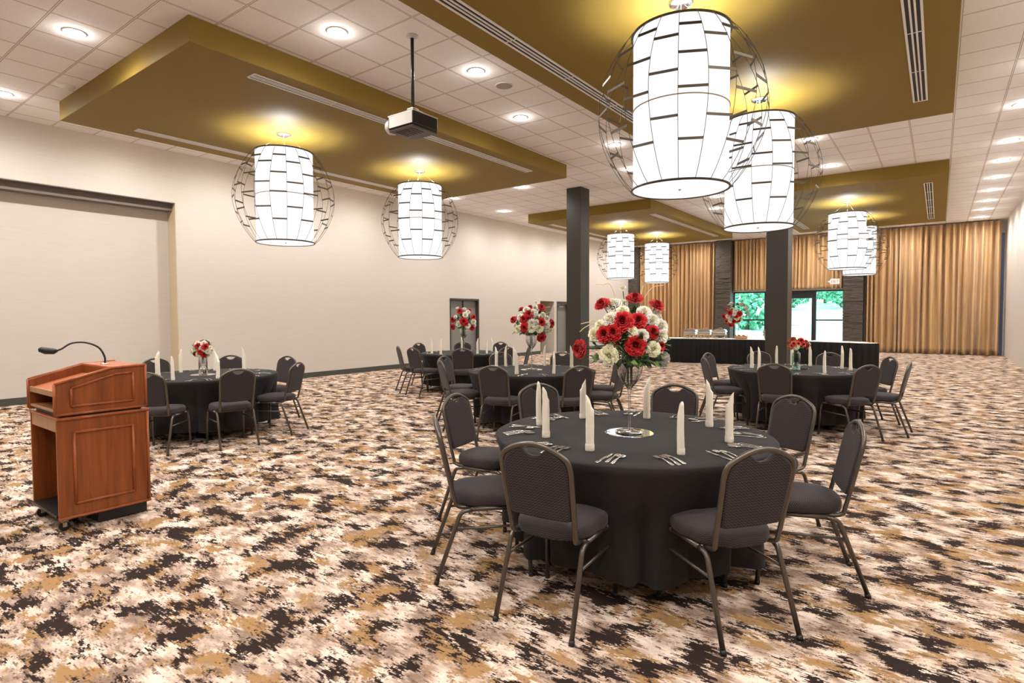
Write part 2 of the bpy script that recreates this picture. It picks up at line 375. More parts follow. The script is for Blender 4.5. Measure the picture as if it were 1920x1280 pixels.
# ------------------------------------------------------------------ dropped ceiling clouds
def cloud(x0, x1, y0, y1, label):
    b = MB(); b.box(x0, x1, y0, y1, HC, H - .001); return tag(b.build('ceiling_cloud', M['gold'], bevel=.004), label, 'ceiling panel')
X1A, X1B, X2A, X2B, YA, YB1, YC, YD = -10.755, -6.558, -4.152, .116, 2.99, 10.83, 15.36, 23.33
cloud(X1A, X1B, YA, YB1, 'large olive gold dropped ceiling panel above the lectern side, beside the projector')
cloud(X2A, X2B, YA, YB1, 'large olive gold dropped ceiling panel above the nearest round table, cut by the top edge')
cloud(X1A, X1B, YC, YD, 'far left olive gold dropped ceiling panel behind the left dark column')
cloud(X2A, X2B, YC, YD, 'far right olive gold dropped ceiling panel ahead of the gold drapes')
def diffuser(x0, x1, y0, y1, label, seg=1.2):
    t = thing('air_diffuser', label, 'air vent', ((x0 + x1) / 2, y0, HC), 0, 'white linear slot diffusers in the gold ceiling panels')
    w = (x1 - x0) / 2; L = y1 - y0; n = max(1, round(L / seg))
    b = MB(); b.box(-w, w, 0, .012, -.012, 0); b.box(-w, w, L - .012, L, -.012, 0); b.box(-w, -w + .022, .012, L - .012, -.012, 0); b.box(w - .022, w, .012, L - .012, -.012, 0)
    b.build('vent_frame', M['white'], t)
    for i in range(n):
        a = .012 + (L - .024) * i / n; c = .012 + (L - .024) * (i + 1) / n
        b = MB(); b.box(-w + .022, w - .022, a, c, -.003, 0); b.cur = 1
        iw = 2 * w - .044; bw = iw * .14
        for k in (1, 2): xx = -iw / 2 + iw * k / 3; b.box(xx - bw / 2, xx + bw / 2, a, c, -.011, -.003)
        b.box(-iw / 2, iw / 2, c - .008, c, -.011, -.003)
        b.build('slot_panel', [M['slot'], M['white']], t)
diffuser(-6.95, -6.78, 3.85, 9.85, 'white slot diffuser behind the projector, on the left gold ceiling panel')
diffuser(-10.38, -10.22, 3.85, 9.85, 'white slot diffuser on the left gold ceiling panel, along its wall side')
diffuser(-3.86, -3.68, 3.85, 9.95, 'long white slot diffuser left of the biggest lantern pendant')
diffuser(-.35, -.18, 3.85, 9.95, 'white slot diffuser at the top edge, right of the biggest lantern pendant')
diffuser(-6.95, -6.78, 16.23, 22.3, 'white slot diffuser on the far left gold panel, its column-free right side')
diffuser(-10.38, -10.22, 16.0, 22.3, 'white slot diffuser on the far left gold panel, partly behind the dark column')
diffuser(-.34, -.17, 16.23, 22.4, 'white slot diffuser on the far right gold panel, nearest the right wall')
diffuser(-3.86, -3.68, 16.23, 22.4, 'white slot diffuser on the far right gold panel, behind the second lantern pendant')

# ------------------------------------------------------------------ columns
def column(x0, y0, label):
    b = MB(); b.box(x0, x0 + .42, y0, y0 + .45, 0, H - .001); return tag(b.build('column', M['col'], bevel=.006), label, 'column')
column(-7.78, 12.84, 'square charcoal column on the left, between the two nearest ceiling panels and the far tables')
column(-2.924, 12.84, 'square charcoal column on the right, standing before the buffet and glass door')

# ------------------------------------------------------------------ downlights
def make_downlight():
    t = thing('downlight', '', 'recessed light', (0, 0, H))
    b = MB(); b.lathe([(.118, 0), (.118, -.006), (.105, -.010), (.092, -.004), (.092, 0)], 24); b.build('trim_ring', M['white'], t)
    b = MB(); b.lathe([(.092, -.004), (.0001, -.004)], 24, smooth=False); b.build('lens', M['lens'], t)
    L = bpy.data.lights.new('downlight_lamp', 'SPOT'); L.energy = SPOT_W; L.spot_size = math.radians(172); L.spot_blend = 1.0; L.color = (1, .975, .95); L.shadow_soft_size = .06
    lo = bpy.data.objects.new('lamp', L); COL.objects.link(lo); lo.parent = t; lo.location = (0, 0, -.02)
    L = bpy.data.lights.new('bloom_fill', 'POINT'); L.energy = 2.4; L.color = (1, .95, .9); L.shadow_soft_size = .04  # extra lamp added to imitate bloom on the tiles and brighten the ceiling
    lo = bpy.data.objects.new('bloom_fill', L); COL.objects.link(lo); lo.parent = t; lo.location = (0, 0, -.055)
    return t
dl0 = make_downlight(); used = False
def downlight(x, y, label, grp=None):
    global used
    o = dl0 if not used else copy_tree(dl0); used = True
    o.location = (x, y, H - .001); o['label'] = label
    o['group'] = grp or 'recessed downlights in the tiled ceiling'
    return o
downlight(-8.01, 2.39, 'bright round downlight at the top left corner, in front of the left gold panel')
downlight(-11.0, 2.39, 'round downlight at the far left edge, close to the left wall')
aisle = [(-5.6, 4.19, 'round downlight left of the projector pole, largest in the middle aisle'), (-5.02, 5.97, 'round downlight right of the projector pole, before the ceiling speaker'),
         (-5.6, 7.79, 'round downlight below the ceiling speaker in the middle aisle'), (-5.04, 10.1, 'round downlight seen through the cage of the biggest lantern, left side'),
         (-5.6, 12.0, 'round downlight at the lower left of the biggest lantern drum'), (-5.0, 16.25, 'upper of two downlights seen between the two large lanterns'), (-5.6, 18.08, 'lower of two downlights seen between the two large lanterns')]
for x, y, l in aisle: downlight(x, y, l)
downlight(-10.95, 11.92, 'round downlight beside the right edge of the second left lantern')
downlight(-8.6, 12.0, 'round downlight behind the left gold panel, left of the dark column')
downlight(-11.03, 14.44, 'round downlight above the left wall, between the second lantern and the dark column')
downlight(-1.98, 12.0, 'round downlight right of the second large lantern, just behind the near right panel')
downlight(-1.98, 14.46, 'round downlight right of the second large lantern, in front of the far right panel')
nm = ['nearest', 'second', 'third', 'fourth', 'fifth', 'sixth', 'seventh', 'farthest']
for i, (x, y) in enumerate([(.975, 12.04), (1.04, 14.44), (1.045, 16.2), (1.05, 18.1), (1.055, 19.9), (1.065, 21.7), (1.07, 23.4), (1.07, 25.25)]):
    downlight(x, y, '%s downlight of the receding row beside the right wall' % nm[i])
# the same grid goes on above and behind the camera and behind the panels
rest = [(-11.0, y) for y in (.6, 4.2, 6.0, 7.8, 9.6, 16.25, 18.05, 19.85, 21.65, 23.45, 25.2)] + [(-8.01, .6), (-5.02, 2.39), (-5.6, .6), (-5.02, -1.2), (-8.01, -2.4), (-2.0, .9), (-2.0, -1.4), (1.05, .6), (1.05, 4.2), (1.05, 7.8), (1.05, 2.4), (1.05, 6.0), (1.05, 10.1), (1.05, -1.6), (-5.0, 19.9), (-5.6, 21.7), (-5.0, 23.5), (-5.3, 25.2), (-3.6, 25.2), (-8.6, 25.2), (-1.0, 25.2)]
for x, y in rest: downlight(x, y, 'recessed downlight hidden from the photo by a gold panel or the frame edge', 'downlights out of view')
o = thing('dome_sensor', 'unlit white round disc in the ceiling beside the front edge of the left gold panel', 'ceiling fixture', (-9.95, 2.84, H - .001))
b = MB(); b.lathe([(.12, 0), (.118, -.01), (.09, -.025), (.0001, -.032)], 28); b.build('dome', M['lens_off'], o)
o = thing('ceiling_speaker', 'flat grey round speaker grille in the ceiling aisle right of the projector', 'speaker', (-5.017, 6.58, H - .001))
b = MB(); b.lathe([(.125, 0), (.125, -.006), (.115, -.010)], 28); b.build('rim', M['white'], o)
b = MB(); b.lathe([(.115, -.009), (.0001, -.012)], 28); b.build('grille', M['speaker'], o)
o = thing('return_vent', 'square white return air grille in the tiled ceiling left of the biggest lantern bottom', 'air vent', (-6.19, 12.55, H - .001))
b = MB()
for k in range(9): b.box(-.28, .28, -.28 + k * .065, -.245 + k * .065, -.01, -.002)
b.build('louvre', M['white'], o)
b = MB(); b.box(-.3, .3, -.3, -.285, -.014, 0); b.box(-.3, .3, .285, .3, -.014, 0); b.box(-.3, -.285, -.285, .285, -.014, 0); b.box(.285, .3, -.285, .285, -.014, 0); b.build('vent_frame', M['white'], o)

# ------------------------------------------------------------------ lantern pendants
def make_pendant():
    t = thing('lantern_pendant', '', 'pendant light')
    ztop, zbot, rd = -.305, -1.765, .443
    b = MB(); b.lathe([(.0001, 0), (.115, 0), (.115, -.014), (.10, -.022), (.0001, -.022)], 32); b.build('canopy', M['steel'], t)
    for k in range(3):
        a = 2 * PI * k / 3 + .4; b = MB(); b.tube([(.03 * math.cos(a), .03 * math.sin(a), -.02), (.43 * math.cos(a), .43 * math.sin(a), ztop - .03)], .002, 6); b.build('cable', M['steel'], t)
    b = MB(); b.tube([(0, 0, -.02), (0, 0, -.3)], .006, 8); b.build('stem', M['steel'], t)
    b = MB(); b.lathe([(rd, ztop), (rd, zbot), (rd - .004, zbot), (rd - .004, ztop), (rd, ztop)], 64); b.build('drum_shade', M['drum'], t)
    b = MB(); b.lathe([(rd - .005, zbot + .004), (.0001, zbot + .004)], 64, smooth=False); df = b.build('diffuser', M['drum_base'], t)
    b = MB(); b.lathe([(.0001, zbot - .014), (.012, zbot - .010), (.014, zbot + .002)], 16); b.build('finial', M['steel'], df)
    for nm_, z, r, rr, mm in (('top_ring', ztop, rd + .012, .012, M['wire']), ('bottom_ring', zbot, rd + .012, .011, M['wire']), ('middle_hoop', (ztop + zbot) / 2 + .02, rd + .004, .006, M['hoop'])):
        b = MB(); b.lathe([(r + rr * math.cos(2 * PI * k / 8), z + rr * math.sin(2 * PI * k / 8)) for k in range(9)], 64); b.build(nm_, mm, t)
    NR = 20; RM = .785
    def prof(u):      # u 0 top .. 1 bottom
        th = PI * u; return rd + .02 + (RM - rd - .02) * math.sin(th) ** .85, ztop + (zbot - ztop) * u
    mA, mB_ = None, {}
    for k in range(NR):
        a = 2 * PI * (k + .35) / NR
        if mA is None:
            b = MB(); b.tube([(prof(u / 24)[0], 0, prof(u / 24)[1]) for u in range(25)],   .0027, 5); mA = b.mesh('wire_rib', M['wire'])
        rib = bpy.data.objects.new('wire_rib', mA); COL.objects.link(rib); rib.parent = t; rib.rotation_euler = (0, 0, a)
        for u in ((.12, .325, .53, .80) if k % 2 else (.20, .43, .68)):
            if u not in mB_:
                r, z = prof(u); a2 = 2 * PI / NR
                p0 = Vector((r, 0, z)); p1 = Vector((r * math.cos(a2), r * math.sin(a2), z)); nrm = Vector((math.cos(a2 / 2), math.sin(a2 / 2), 0)) * .0025
                b = MB(); hz_ = Vector((0, 0, .0115))
                vs = [p0 - nrm - hz_, p1 - nrm - hz_, p1 + nrm - hz_, p0 + nrm - hz_, p0 - nrm + hz_, p1 - nrm + hz_, p1 + nrm + hz_, p0 + nrm + hz_]
                b.add(vs, [(0, 1, 2, 3), (4, 5, 6, 7), (0, 1, 5, 4), (1, 2, 6, 5), (2, 3, 7, 6), (3, 0, 4, 7)]); mB_[u] = b.mesh('cross_bar', M['wire'])
            q = bpy.data.objects.new('cross_bar', mB_[u]); COL.objects.link(q); q.parent = rib
    L = bpy.data.lights.new('pendant_lamp', 'POINT'); L.energy = HALO_W; L.color = (.95, .97, 1); L.shadow_soft_size = .09
    lo = bpy.data.objects.new('lamp', L); COL.objects.link(lo); lo.parent = t; lo.location = (0, 0, ztop - .21)
    return t
pend = [(-8.67, 5.41, 'large lit lantern pendant left of the projector, nearest on the left gold panel'),
        (-8.66, 8.47, 'lit lantern pendant below the projector, second on the left gold panel'),
        (-2.03, 5.45, 'biggest lit lantern pendant, topmost, hanging over the nearest round table'),
        (-2.05, 8.52, 'second biggest lit lantern pendant, overlapped by the biggest one'),
        (-8.61, 17.7, 'small far lit lantern pendant just right of the left dark column'),
        (-8.62, 20.8, 'smallest far lit lantern pendant, right of the one beside the left dark column'),
        (-2.02, 17.75, 'far lit lantern pendant before the right stone pillar, nearer of the overlapping pair'),
        (-2.02, 20.8, 'far lit lantern pendant mostly hidden behind another, near the widest gold drape')]
p0 = make_pendant()
for i, (x, y, l) in enumerate(pend):
    o = p0 if i == 0 else copy_tree(p0, rz=i * .11)
    o.location = (x, y, HC - .001); o['label'] = l; o['group'] = 'lantern pendants under the gold ceiling panels'

# ------------------------------------------------------------------ projector
t = thing('projector', 'ceiling projector on a long black pole in the middle aisle, lens facing left', 'projector', (-4.99, 4.78, H - .001))
b = MB(); b.lathe([(.0001, 0), (.07, 0), (.07, -.012), (.03, -.03), (.0001, -.03)], 20); b.build('ceiling_plate', M['silver_plastic'], t)
b = MB(); b.tube([(0, 0, -.02), (0, 0, -.86)], .02, 12); b.build('pole', M['black'], t)
b = MB(); b.box(-.09, .09, -.07, .07, -.90, -.875); b.tube([(-.09, -.06, -.89), (-.14, -.1, -.94)], .012, 8); b.tube([(.09, .06, -.89), (.14, .1, -.94)], .012, 8); b.tube([(-.09, .06, -.89), (-.13, .1, -.94)], .012, 8); b.tube([(.09, -.06, -.89), (.13, -.1, -.94)], .012, 8); b.box(-.05, .05, -.05, .05, -.875, -.84); b.build('mounting_bracket', M['brushed'], t, .004)
PZ0, PZ1 = -1.12, -.945
b = MB(); b.box(-.21, .21, -.205, .205, PZ0 + .02, PZ1); body = b.build('body', M['black'], t, .02)
b = MB(); b.box(-.18, .20, -.209, -.203, PZ0 + .035, PZ1 - .012); b.build('side_panel', M['silver_plastic'], body)
b = MB(); b.box(-.21, .21, -.2, .2, PZ1 - .004, PZ1 + .008); b.build('top_cover', M['silver_plastic'], body)
b = MB(); b.box(-.2, .2, -.195, .195, PZ0, PZ0 + .02)
for k in range(6): b.box(-.15 + k * .05, -.125 + k * .05, -.15, .05, PZ0 - .006, PZ0)
b.build('underside_tray', mat('brown_grey_plastic', lin(70, 58, 52), .4), body, .006)
b = MB()
lp = [(.0, .085), (.03, .09), (.06, .085), (.085, .078), (.085, .05), (.06, .045)]
Rg = [[(-.205 - z, -.10 + r * math.cos(2 * PI * k / 24), (PZ0 + PZ1) / 2 + r * math.sin(2 * PI * k / 24)) for k in range(24)] for z, r in lp]
b.rings(Rg, True, False, True); b.build('lens', M['silver_plastic'], body)

# ------------------------------------------------------------------ curtains
def drape(x0, x1, z0, z1, y, label, seed, amp=.12, wl=.19):
    rnd = random.Random(seed); nf = int((x1 - x0) / wl); ph = []
    xs = [0.0]
    for i in range(nf * 2): xs.append(xs[-1] + rnd.uniform(.6, 1.4))
    tot = xs[-1]; amps = [rnd.uniform(.55, 1.25) for _ in xs]; dr = [rnd.uniform(-1, 1) for _ in xs]
    per = 5; nz = 22; vs = []
    cols = []
    for i in range(len(xs) - 1):
        for k in range(per):
            t_ = k / per; cols.append((i, t_))
    cols.append((len(xs) - 2, 1.0))
    for j in range(nz + 1):
        v = j / nz; z = z1 + (z0 - z1) * v
        for i, t_ in cols:
            s = xs[i] + (xs[i + 1] - xs[i]) * t_
            A = (amps[i] * (1 - t_) + amps[i + 1] * t_) * amp * (1 if v > .06 else .45 + v * 9)
            D = (dr[i] * (1 - t_) + dr[i + 1] * t_) * .03 * math.sin(v * 2.4 + i * .3)
            sg = math.cos(PI * (i + t_)); sg = math.copysign(abs(sg) ** .7, sg)
            vs.append((min(max(x0 + (x1 - x0) * s / tot + D, x0), x1), y + sg * A, z + (0.0 if j < nz else 0)))
    n_ = len(cols); b = MB(); b.add(vs, [(j * n_ + i, j * n_ + i + 1, (j + 1) * n_ + i + 1, (j + 1) * n_ + i) for j in range(nz) for i in range(n_ - 1)], True)
    o = b.build('drape', M['curtain']); sm = o.modifiers.new('thickness', 'SOLIDIFY'); sm.thickness = .004
    return tag(o, label, 'curtain', 'gold satin drapes on the far wall')
drape(XL + .50, -8.05, .015, 4.72, 26.2, 'floor length gold satin drape between the far left corner and the left stone pillar', 1)
drape(-7.33, -5.2, 2.52, 4.72, 26.25, 'short gold satin drape above the garden window, left of the right column', 2, .075, .15)
drape(-5.18, -3.09, 2.52, 4.72, 26.25, 'short gold satin drape above the glass door and exit sign side', 3, .075, .15)
drape(-2.33, 1.70, .015, 4.72, 26.2, 'widest floor length gold satin drape filling the far right corner', 4)

# exit sign
t = thing('exit_sign', 'small lit red EXIT sign with a left arrow beside the right stone pillar', 'sign', (-3.30, 25.66, 2.76))
b = MB(); b.box(-.16, .16, -.02, .02, -.1, .1); bd = b.build('sign_box', M['exit_body'], t, .01)
b = MB(); b.box(-.02, .02, -.01, .44, .10, .13); b.build('wall_bracket', M['silver_plastic'], t)
b = MB(); yy = -.024
def bar(x0, x1, z0, z1): b.box(x0, x1, yy, yy + .006, z0, z1)
bar(-.125, -.110, -.055, .055); bar(-.110, -.075, .041, .055); bar(-.110, -.08, -.007, .007); bar(-.110, -.075, -.055, -.041)      # E
for s in (-1, 1): b.add([(-.055, yy, -.055 * s), (-.038, yy, -.055 * s), (.002, yy, .055 * s), (-.015, yy, .055 * s), (-.055, yy + .006, -.055 * s), (-.038, yy + .006, -.055 * s), (.002, yy + .006, .055 * s), (-.015, yy + .006, .055 * s)], [(0, 1, 2, 3), (4, 5, 6, 7), (0, 1, 5, 4), (1, 2, 6, 5), (2, 3, 7, 6), (3, 0, 4, 7)])    # X
bar(.022, .037, -.055, .055); bar(.055, .125, .041, .055); bar(.083, .097, -.055, .041)       # I T
b.build('exit_lettering', M['exit_red'], bd)
b = MB(); b.add([(-.165, -.02, .05), (-.165, -.02, -.05), (-.25, -.02, 0), (-.165, .0, .05), (-.165, .0, -.05), (-.25, .0, 0)], [(0, 1, 2), (3, 4, 5), (0, 1, 4, 3), (1, 2, 5, 4), (2, 0, 3, 5)]); b.build('arrow', M['exit_body'], t)

# ------------------------------------------------------------------ outdoors
b = MB(); b.box(-45, 35, YB + .25, 36, -.2, -.05); struct(b.build('ground_paving', M['paving']))
b = MB(); b.grid(lambda u, v: (-60 + 120 * u, 36 + 40 * v, -.05 + 3.2 * v ** 1.3 + .25 * math.sin(u * 21 + v * 5)), 40, 20); struct(b.build('ground_lawn', M['lawn']))
def tree(x, y, z, r, hh, label, seed):
    rnd = random.Random(seed); t = thing('tree', label, 'tree', (x, y, z), 0, 'trees on the lawn outside')
    b = MB(); b.tube([(0, 0, -.3), (.05, 0, hh * .35), (0, .1, hh * .7)], [.16, .12, .06], 8); b.build('trunk', M['bark'], t)
    b = MB()
    for k in range(420):
        a = rnd.uniform(0, 2 * PI); q = rnd.uniform(-1, 1); rr = r * (rnd.uniform(.5, 1) ** .5); s = math.sqrt(1 - q * q)
        c = Vector((rr * s * math.cos(a), rr * s * math.sin(a), hh * .42 + rr * q * .9)); e = r * rnd.uniform(.07, .15)
        d1 = Vector((rnd.gauss(0, 1), rnd.gauss(0, 1), rnd.gauss(0, 1))).normalized(); d2 = d1.cross(Vector((rnd.gauss(0, 1), rnd.gauss(0, 1), rnd.gauss(0, 1)))).normalized(); d3 = d1.cross(d2)
        b.add([c + d1 * e, c + d2 * e, c - d1 * e, c - d2 * e, c + d3 * e * .5, c - d3 * e * .5], [(0, 1, 4), (1, 2, 4), (2, 3, 4), (3, 0, 4), (1, 0, 5), (2, 1, 5), (3, 2, 5), (0, 3, 5)])
    b.build('crown', M['tree'], t); return t
tree(-11.4, 44.5, .5, 2.3, 4.6, 'big bushy tree filling the left garden window', 1)
tree(-15.5, 50, 1.0, 1.9, 4.2, 'bushy tree outside, mostly hidden by the left stone pillar', 2)
tree(-11.9, 64, 2.4, 1.7, 3.4, 'distant tree at the top of the glass door view', 3)
tree(-9.7, 68.5, 2.9, 1.6, 3.2, 'distant tree at the top left of the right window view', 4)
tree(-7.6, 64, 2.4, 1.9, 3.6, 'distant tree at the top right of the right window view', 5)
tree(-16, 74, 3.0, 2.6, 5.0, 'farthest tree, seen past the big tree in the left window', 6)

# ------------------------------------------------------------------ banquet chair
def make_chair():
    t = thing('banquet_chair', '', 'chair')
    def lean(z): return .105 - (z - .44) * .105 / .47 if z > .44 else .105
    # back frame: one bent tube with a crowned top
    half = [(.140, .235, .412), (.162, .17, .410), (.172, .115, .425), (.175, .10, .47), (.180, lean(.6), .60), (.184, lean(.72), .72), (.184, lean(.79), .79), (.166, lean(.835), .835), (.115, lean(.867), .867), (.058, lean(.888), .888)]
    full = [(-x, y, z) for x, y, z in half] + [(0, lean(.895), .895)] + half[::-1]
    b = MB(); b.tube(spl(full, 4), .0135, 10, .85); b.build('back_frame', M['frame'], t)
    for s in (-1, 1):
        b = MB(); b.tube(arc([(s * .206, -.005, .012), (s * .196, .135, .395), (s * .194, .20, .405)], 5), .0125, 10); lg = b.build('leg', M['frame'], t)
        b = MB(); b.tube([(s * .2065, -.008, 0), (s * .2058, .0, .022)], .0145, 10); b.build('glide', M['foot'], lg)
        b = MB(); b.tube(arc([(s * .194, .42, .405), (s * .195, .50, .402), (s * .2, .52, .30), (s * .205, .535, .012)], 5), .0125, 10); lg = b.build('leg', M['frame'], t)
        b = MB(); b.tube([(s * .2052, .5355, 0), (s * .205, .5345, .022)], .0145, 10); b.build('glide', M['foot'], lg)
        b = MB(); b.tube([(s * .194, .195, .405), (s * .194, .425, .405)], .0125, 10); b.build('side_rail', M['frame'], t)
        b = MB(); b.tube([(s * .199, .10, .30), (s * .199, .52, .30)], .008, 8); b.build('stretcher', M['frame'], t)
    b = MB(); b.tube([(-.194, .20, .405), (.194, .20, .405)], .010, 8); b.tube([(-.194, .44, .405), (.194, .44, .405)], .010, 8); b.build('cross_rail', M['frame'], t)
    # seat pad
    def outline(g):
        P = []
        for k in range(48):
            a = 2 * PI * k / 48; c, s_ = math.cos(a), math.sin(a)
            ex = .62 if s_ > 0 else .78
            x = math.copysign(abs(c) ** ex, c) * (.218 if s_ > 0 else .205); y = math.copysign(abs(s_) ** ex, s_) * .215
            L = math.hypot(x, y); P.append((x * (1 - g / L), .305 + y * (1 - g / L)))
        return P
    rings = []
    for g, z in ((.02, .416), (.006, .420), (.0, .432), (.0, .462), (.006, .476), (.02, .485), (.06, .492), (.12, .496), (.19, .497)):
        rings.append([(x, y, z) for x, y in outline(g)])
    b = MB(); b.rings(rings, True, True, True); b.build('seat', M['fabric'], t)
    # padded back: crowned outline with a dip for the hand hole
    op = []
    zs = [(.164, .535), (.167, .60), (.171, .68), (.174, .74), (.174, .785), (.160, .822), (.135, .844), (.105, .861), (.078, .872), (.060, .870), (.043, .852), (.022, .843), (0, .841)]
    op = zs + [(-x, z) for x, z in zs[-2::-1]]
    op = [(-.17, .522)][::-1] and op
    left = [(-.145, .525), (-.07, .522), (0, .521), (.07, .522), (.145, .525)]
    out = op + left
    cxz = (0, .69)
    rr = []
    for sc_, dy in ((.93, .017), (.985, .013), (1.0, .004), (1.0, -.004), (.985, -.010), (.93, -.013)):
        rr.append([(x * sc_ + 0, lean(cxz[1] + (z - cxz[1]) * sc_) + dy, cxz[1] + (z - cxz[1]) * (sc_ if z < .85 else 1 - (1 - sc_) * .5)) for x, z in out])
    b = MB(); b.rings(rr, True, True, True); b.build('backrest', M['fabric'], t)
    return t
chair0 = make_chair(); chair_used = False
def chair(cx_, cy_, ang, r, label, group, turn=0.0):
    global chair_used
    a = math.radians(ang); x, y = cx_ + r * math.cos(a), cy_ + r * math.sin(a)
    rz = math.atan2(cy_ - y, cx_ - x) - PI / 2 + math.radians(turn)
    o = chair0 if not chair_used else copy_tree(chair0); chair_used = True
    o.location = (x, y, 0); o.rotation_euler = (0, 0, rz); o['label'] = label; o['group'] = group
def chair_at(x, y, c, label, group, turn=0.0):
    r = math.hypot(x - c[0], y - c[1]); chair(c[0], c[1], math.degrees(math.atan2(y - c[1], x - c[0])), r, label, group, turn)

# ------------------------------------------------------------------ round table with draped cloth
TZ = .735
def round_table(c, r, angs, seed, label, clabel):
    t = thing('round_table', label, 'table', (c[0], c[1], 0), 0, 'round banquet tables')
    b = MB(); b.lathe([(.0001, TZ - .025), (r - .02, TZ - .025), (r - .01, TZ - .012), (r - .02, TZ), (.0001, TZ)], 48); b.build('tabletop', M['wood_end'], t)
    for k in range(4):
        a = PI / 4 + k * PI / 2; b = MB(); b.tube(arc([(.30 * math.cos(a), .30 * math.sin(a), TZ - .026), (.34 * math.cos(a), .34 * math.sin(a), .0)], 3), .014, 8); b.build('leg', M['frame'], t)
    rnd = random.Random(seed)
    nth = 192; prof = [(0.0001, 0), (.3, 0), (.7, 0), (.93, 0), (.985, -.001), (1.0, -.008)]
    ph = rnd.uniform(0, 6); hem = [rnd.uniform(-.02, .02) for _ in range(8)]
    rings = []
    for q, dz in prof: rings.append([(q * (r + .006) * math.cos(2 * PI * k / nth), q * (r + .006) * math.sin(2 * PI * k / nth), TZ + .006 + dz) for k in range(nth)])
    for j in range(1, 17):
        v = j / 16; z = TZ - .002 - (TZ - .115) * v; R_ = []
        for k in range(nth):
            th = 2 * PI * k / nth; dent = 0
            for an in angs:
                dd = (math.degrees(th) - an + 180) % 360 - 180
                dent = max(dent, math.exp(-(dd / 18.5) ** 4))
            g = min(1, v * 2.2) ** 1.2
            q_ = abs(math.cos(8.5 * th + ph)) ; fold = .17 * (q_ ** .6 - .72) + .014 * math.cos(19 * th + ph) + .007 * math.cos(41 * th + 2 * ph)
            rad = r + .006 - g * .055 + g * fold * (.25 + v) * (1 - .7 * dent) - dent * .075 * min(1, v * 1.9)
            R_.append((rad * math.cos(th), rad * math.sin(th), z + v * (.012 * math.cos(5 * th + ph))))
        rings.append(R_)
    b = MB(); b.rings(rings, True, False, False)
    o = b.build('tablecloth', M['cloth']); o.location = (c[0], c[1], 0); tag(o, clabel, 'tablecloth', 'black round tablecloths')
TT = {'a': ((-1.58, 3.40), .865), 'b': ((-4.5, 6.5), .87), 'c': ((-7.75, 8.75), .85), 'd': ((-1.58, 8.65), .865), 'e': ((-7.65, 3.6), .86)}
TN = {'a': 'nearest round table', 'b': 'middle round table', 'c': 'table by the double door', 'd': 'round table before the buffet', 'e': 'round table behind the lectern'}
c = TT['a'][0]
A_CH = [(-1.515, 2.19, 'charcoal banquet chair at the nearest table, front left, its back to the camera'), (-.613, 2.70, 'charcoal banquet chair at the nearest table, front right, biggest in view'),
        (-2.37, 2.415, 'charcoal banquet chair leftmost at the nearest table, seen from its side'), (-2.95, 3.22, 'charcoal banquet chair at the nearest table, just behind the leftmost one'),
        (-2.80, 4.13, 'charcoal banquet chair at the nearest table, back left behind two napkins'), (-1.80, 4.75, 'charcoal banquet chair at the nearest table, far side right of the tall vase'),
        (-.83, 4.60, 'charcoal banquet chair at the nearest table, back right facing the camera'), (-.343, 3.70, 'charcoal banquet chair rightmost at the nearest table, back seen edge on')]
ANG = {'a': [math.degrees(math.atan2(y - c[1], x - c[0])) for x, y, _ in A_CH],
       'b': [-77, -30, -128, -165, 146, 104, 48, 8], 'c': [-124, -94, 179, -49, 132, 92, -8, 24], 'd': [168, -145, 124, 80, -90, -42, 36, -4], 'e': [140, -176, 95, 32, -11, -50]}
RAD = {'b': [1.25, 1.32, 1.27, 1.38, 1.4, 1.4, 1.3, 1.32], 'c': [1.32, 1.32, 1.32, 1.32, 1.32, 1.32, 1.27, 1.38], 'd': [1.32, 1.25, 1.32, 1.4, 1.25, 1.27, 1.32, 1.32], 'e': [1.32, 1.32, 1.25, 1.25, 1.32, 1.36]}
LB = {'b': ['front left, back to the camera', 'front right, back to the camera', 'left side, nearer of the overlapping pair', 'left side, farther of the overlapping pair', 'back left, partly hidden by napkins', 'back right before the dark column', 'right side, farther one, behind the glass bowl', 'right side, nearer one, behind the glass vase'],
      'c': ['leftmost, seen edge on', 'front left, turned slightly', 'back left against the beige wall', 'front, back to the camera', 'far side below the double door', 'far right side under the bluish wall', 'right side, nearer one', 'right side, dark back seen edge on'],
      'd': ['left side, farther of the overlapping pair', 'left side, nearer of the overlapping pair', 'far side left of the column', 'far side right of the flower bottle', 'front left, back to the camera', 'front right, back to the camera', 'right side, facing the camera', 'rightmost, seen edge on'],
      'e': ['far side right of the flowers', 'far left, beside the white wall jamb', 'right side, farther one', 'right side, nearer one', 'front, back to the camera', 'front left, half hidden by the lectern']}
for k in 'abcde':
    c, r = TT[k]
    round_table(c, r, ANG[k], ord(k), 'folding table under black cloth, the ' + TN[k], 'black cloth draped to the carpet over the ' + TN[k])
    g = 'charcoal banquet chairs around the ' + TN[k]
    if k == 'a':
        for i, (x, y, l) in enumerate(A_CH): chair_at(x, y, c, l, g, [2, -1, -4, 3, 0, 4, 0, 5][i])
    else:
        for i, a in enumerate(ANG[k]): chair(c[0], c[1], a, RAD[k][i], 'charcoal chair at the ' + TN[k] + ', ' + LB[k][i], g, [3, -2, 4, -3, 0, 2, -4, 1][i])

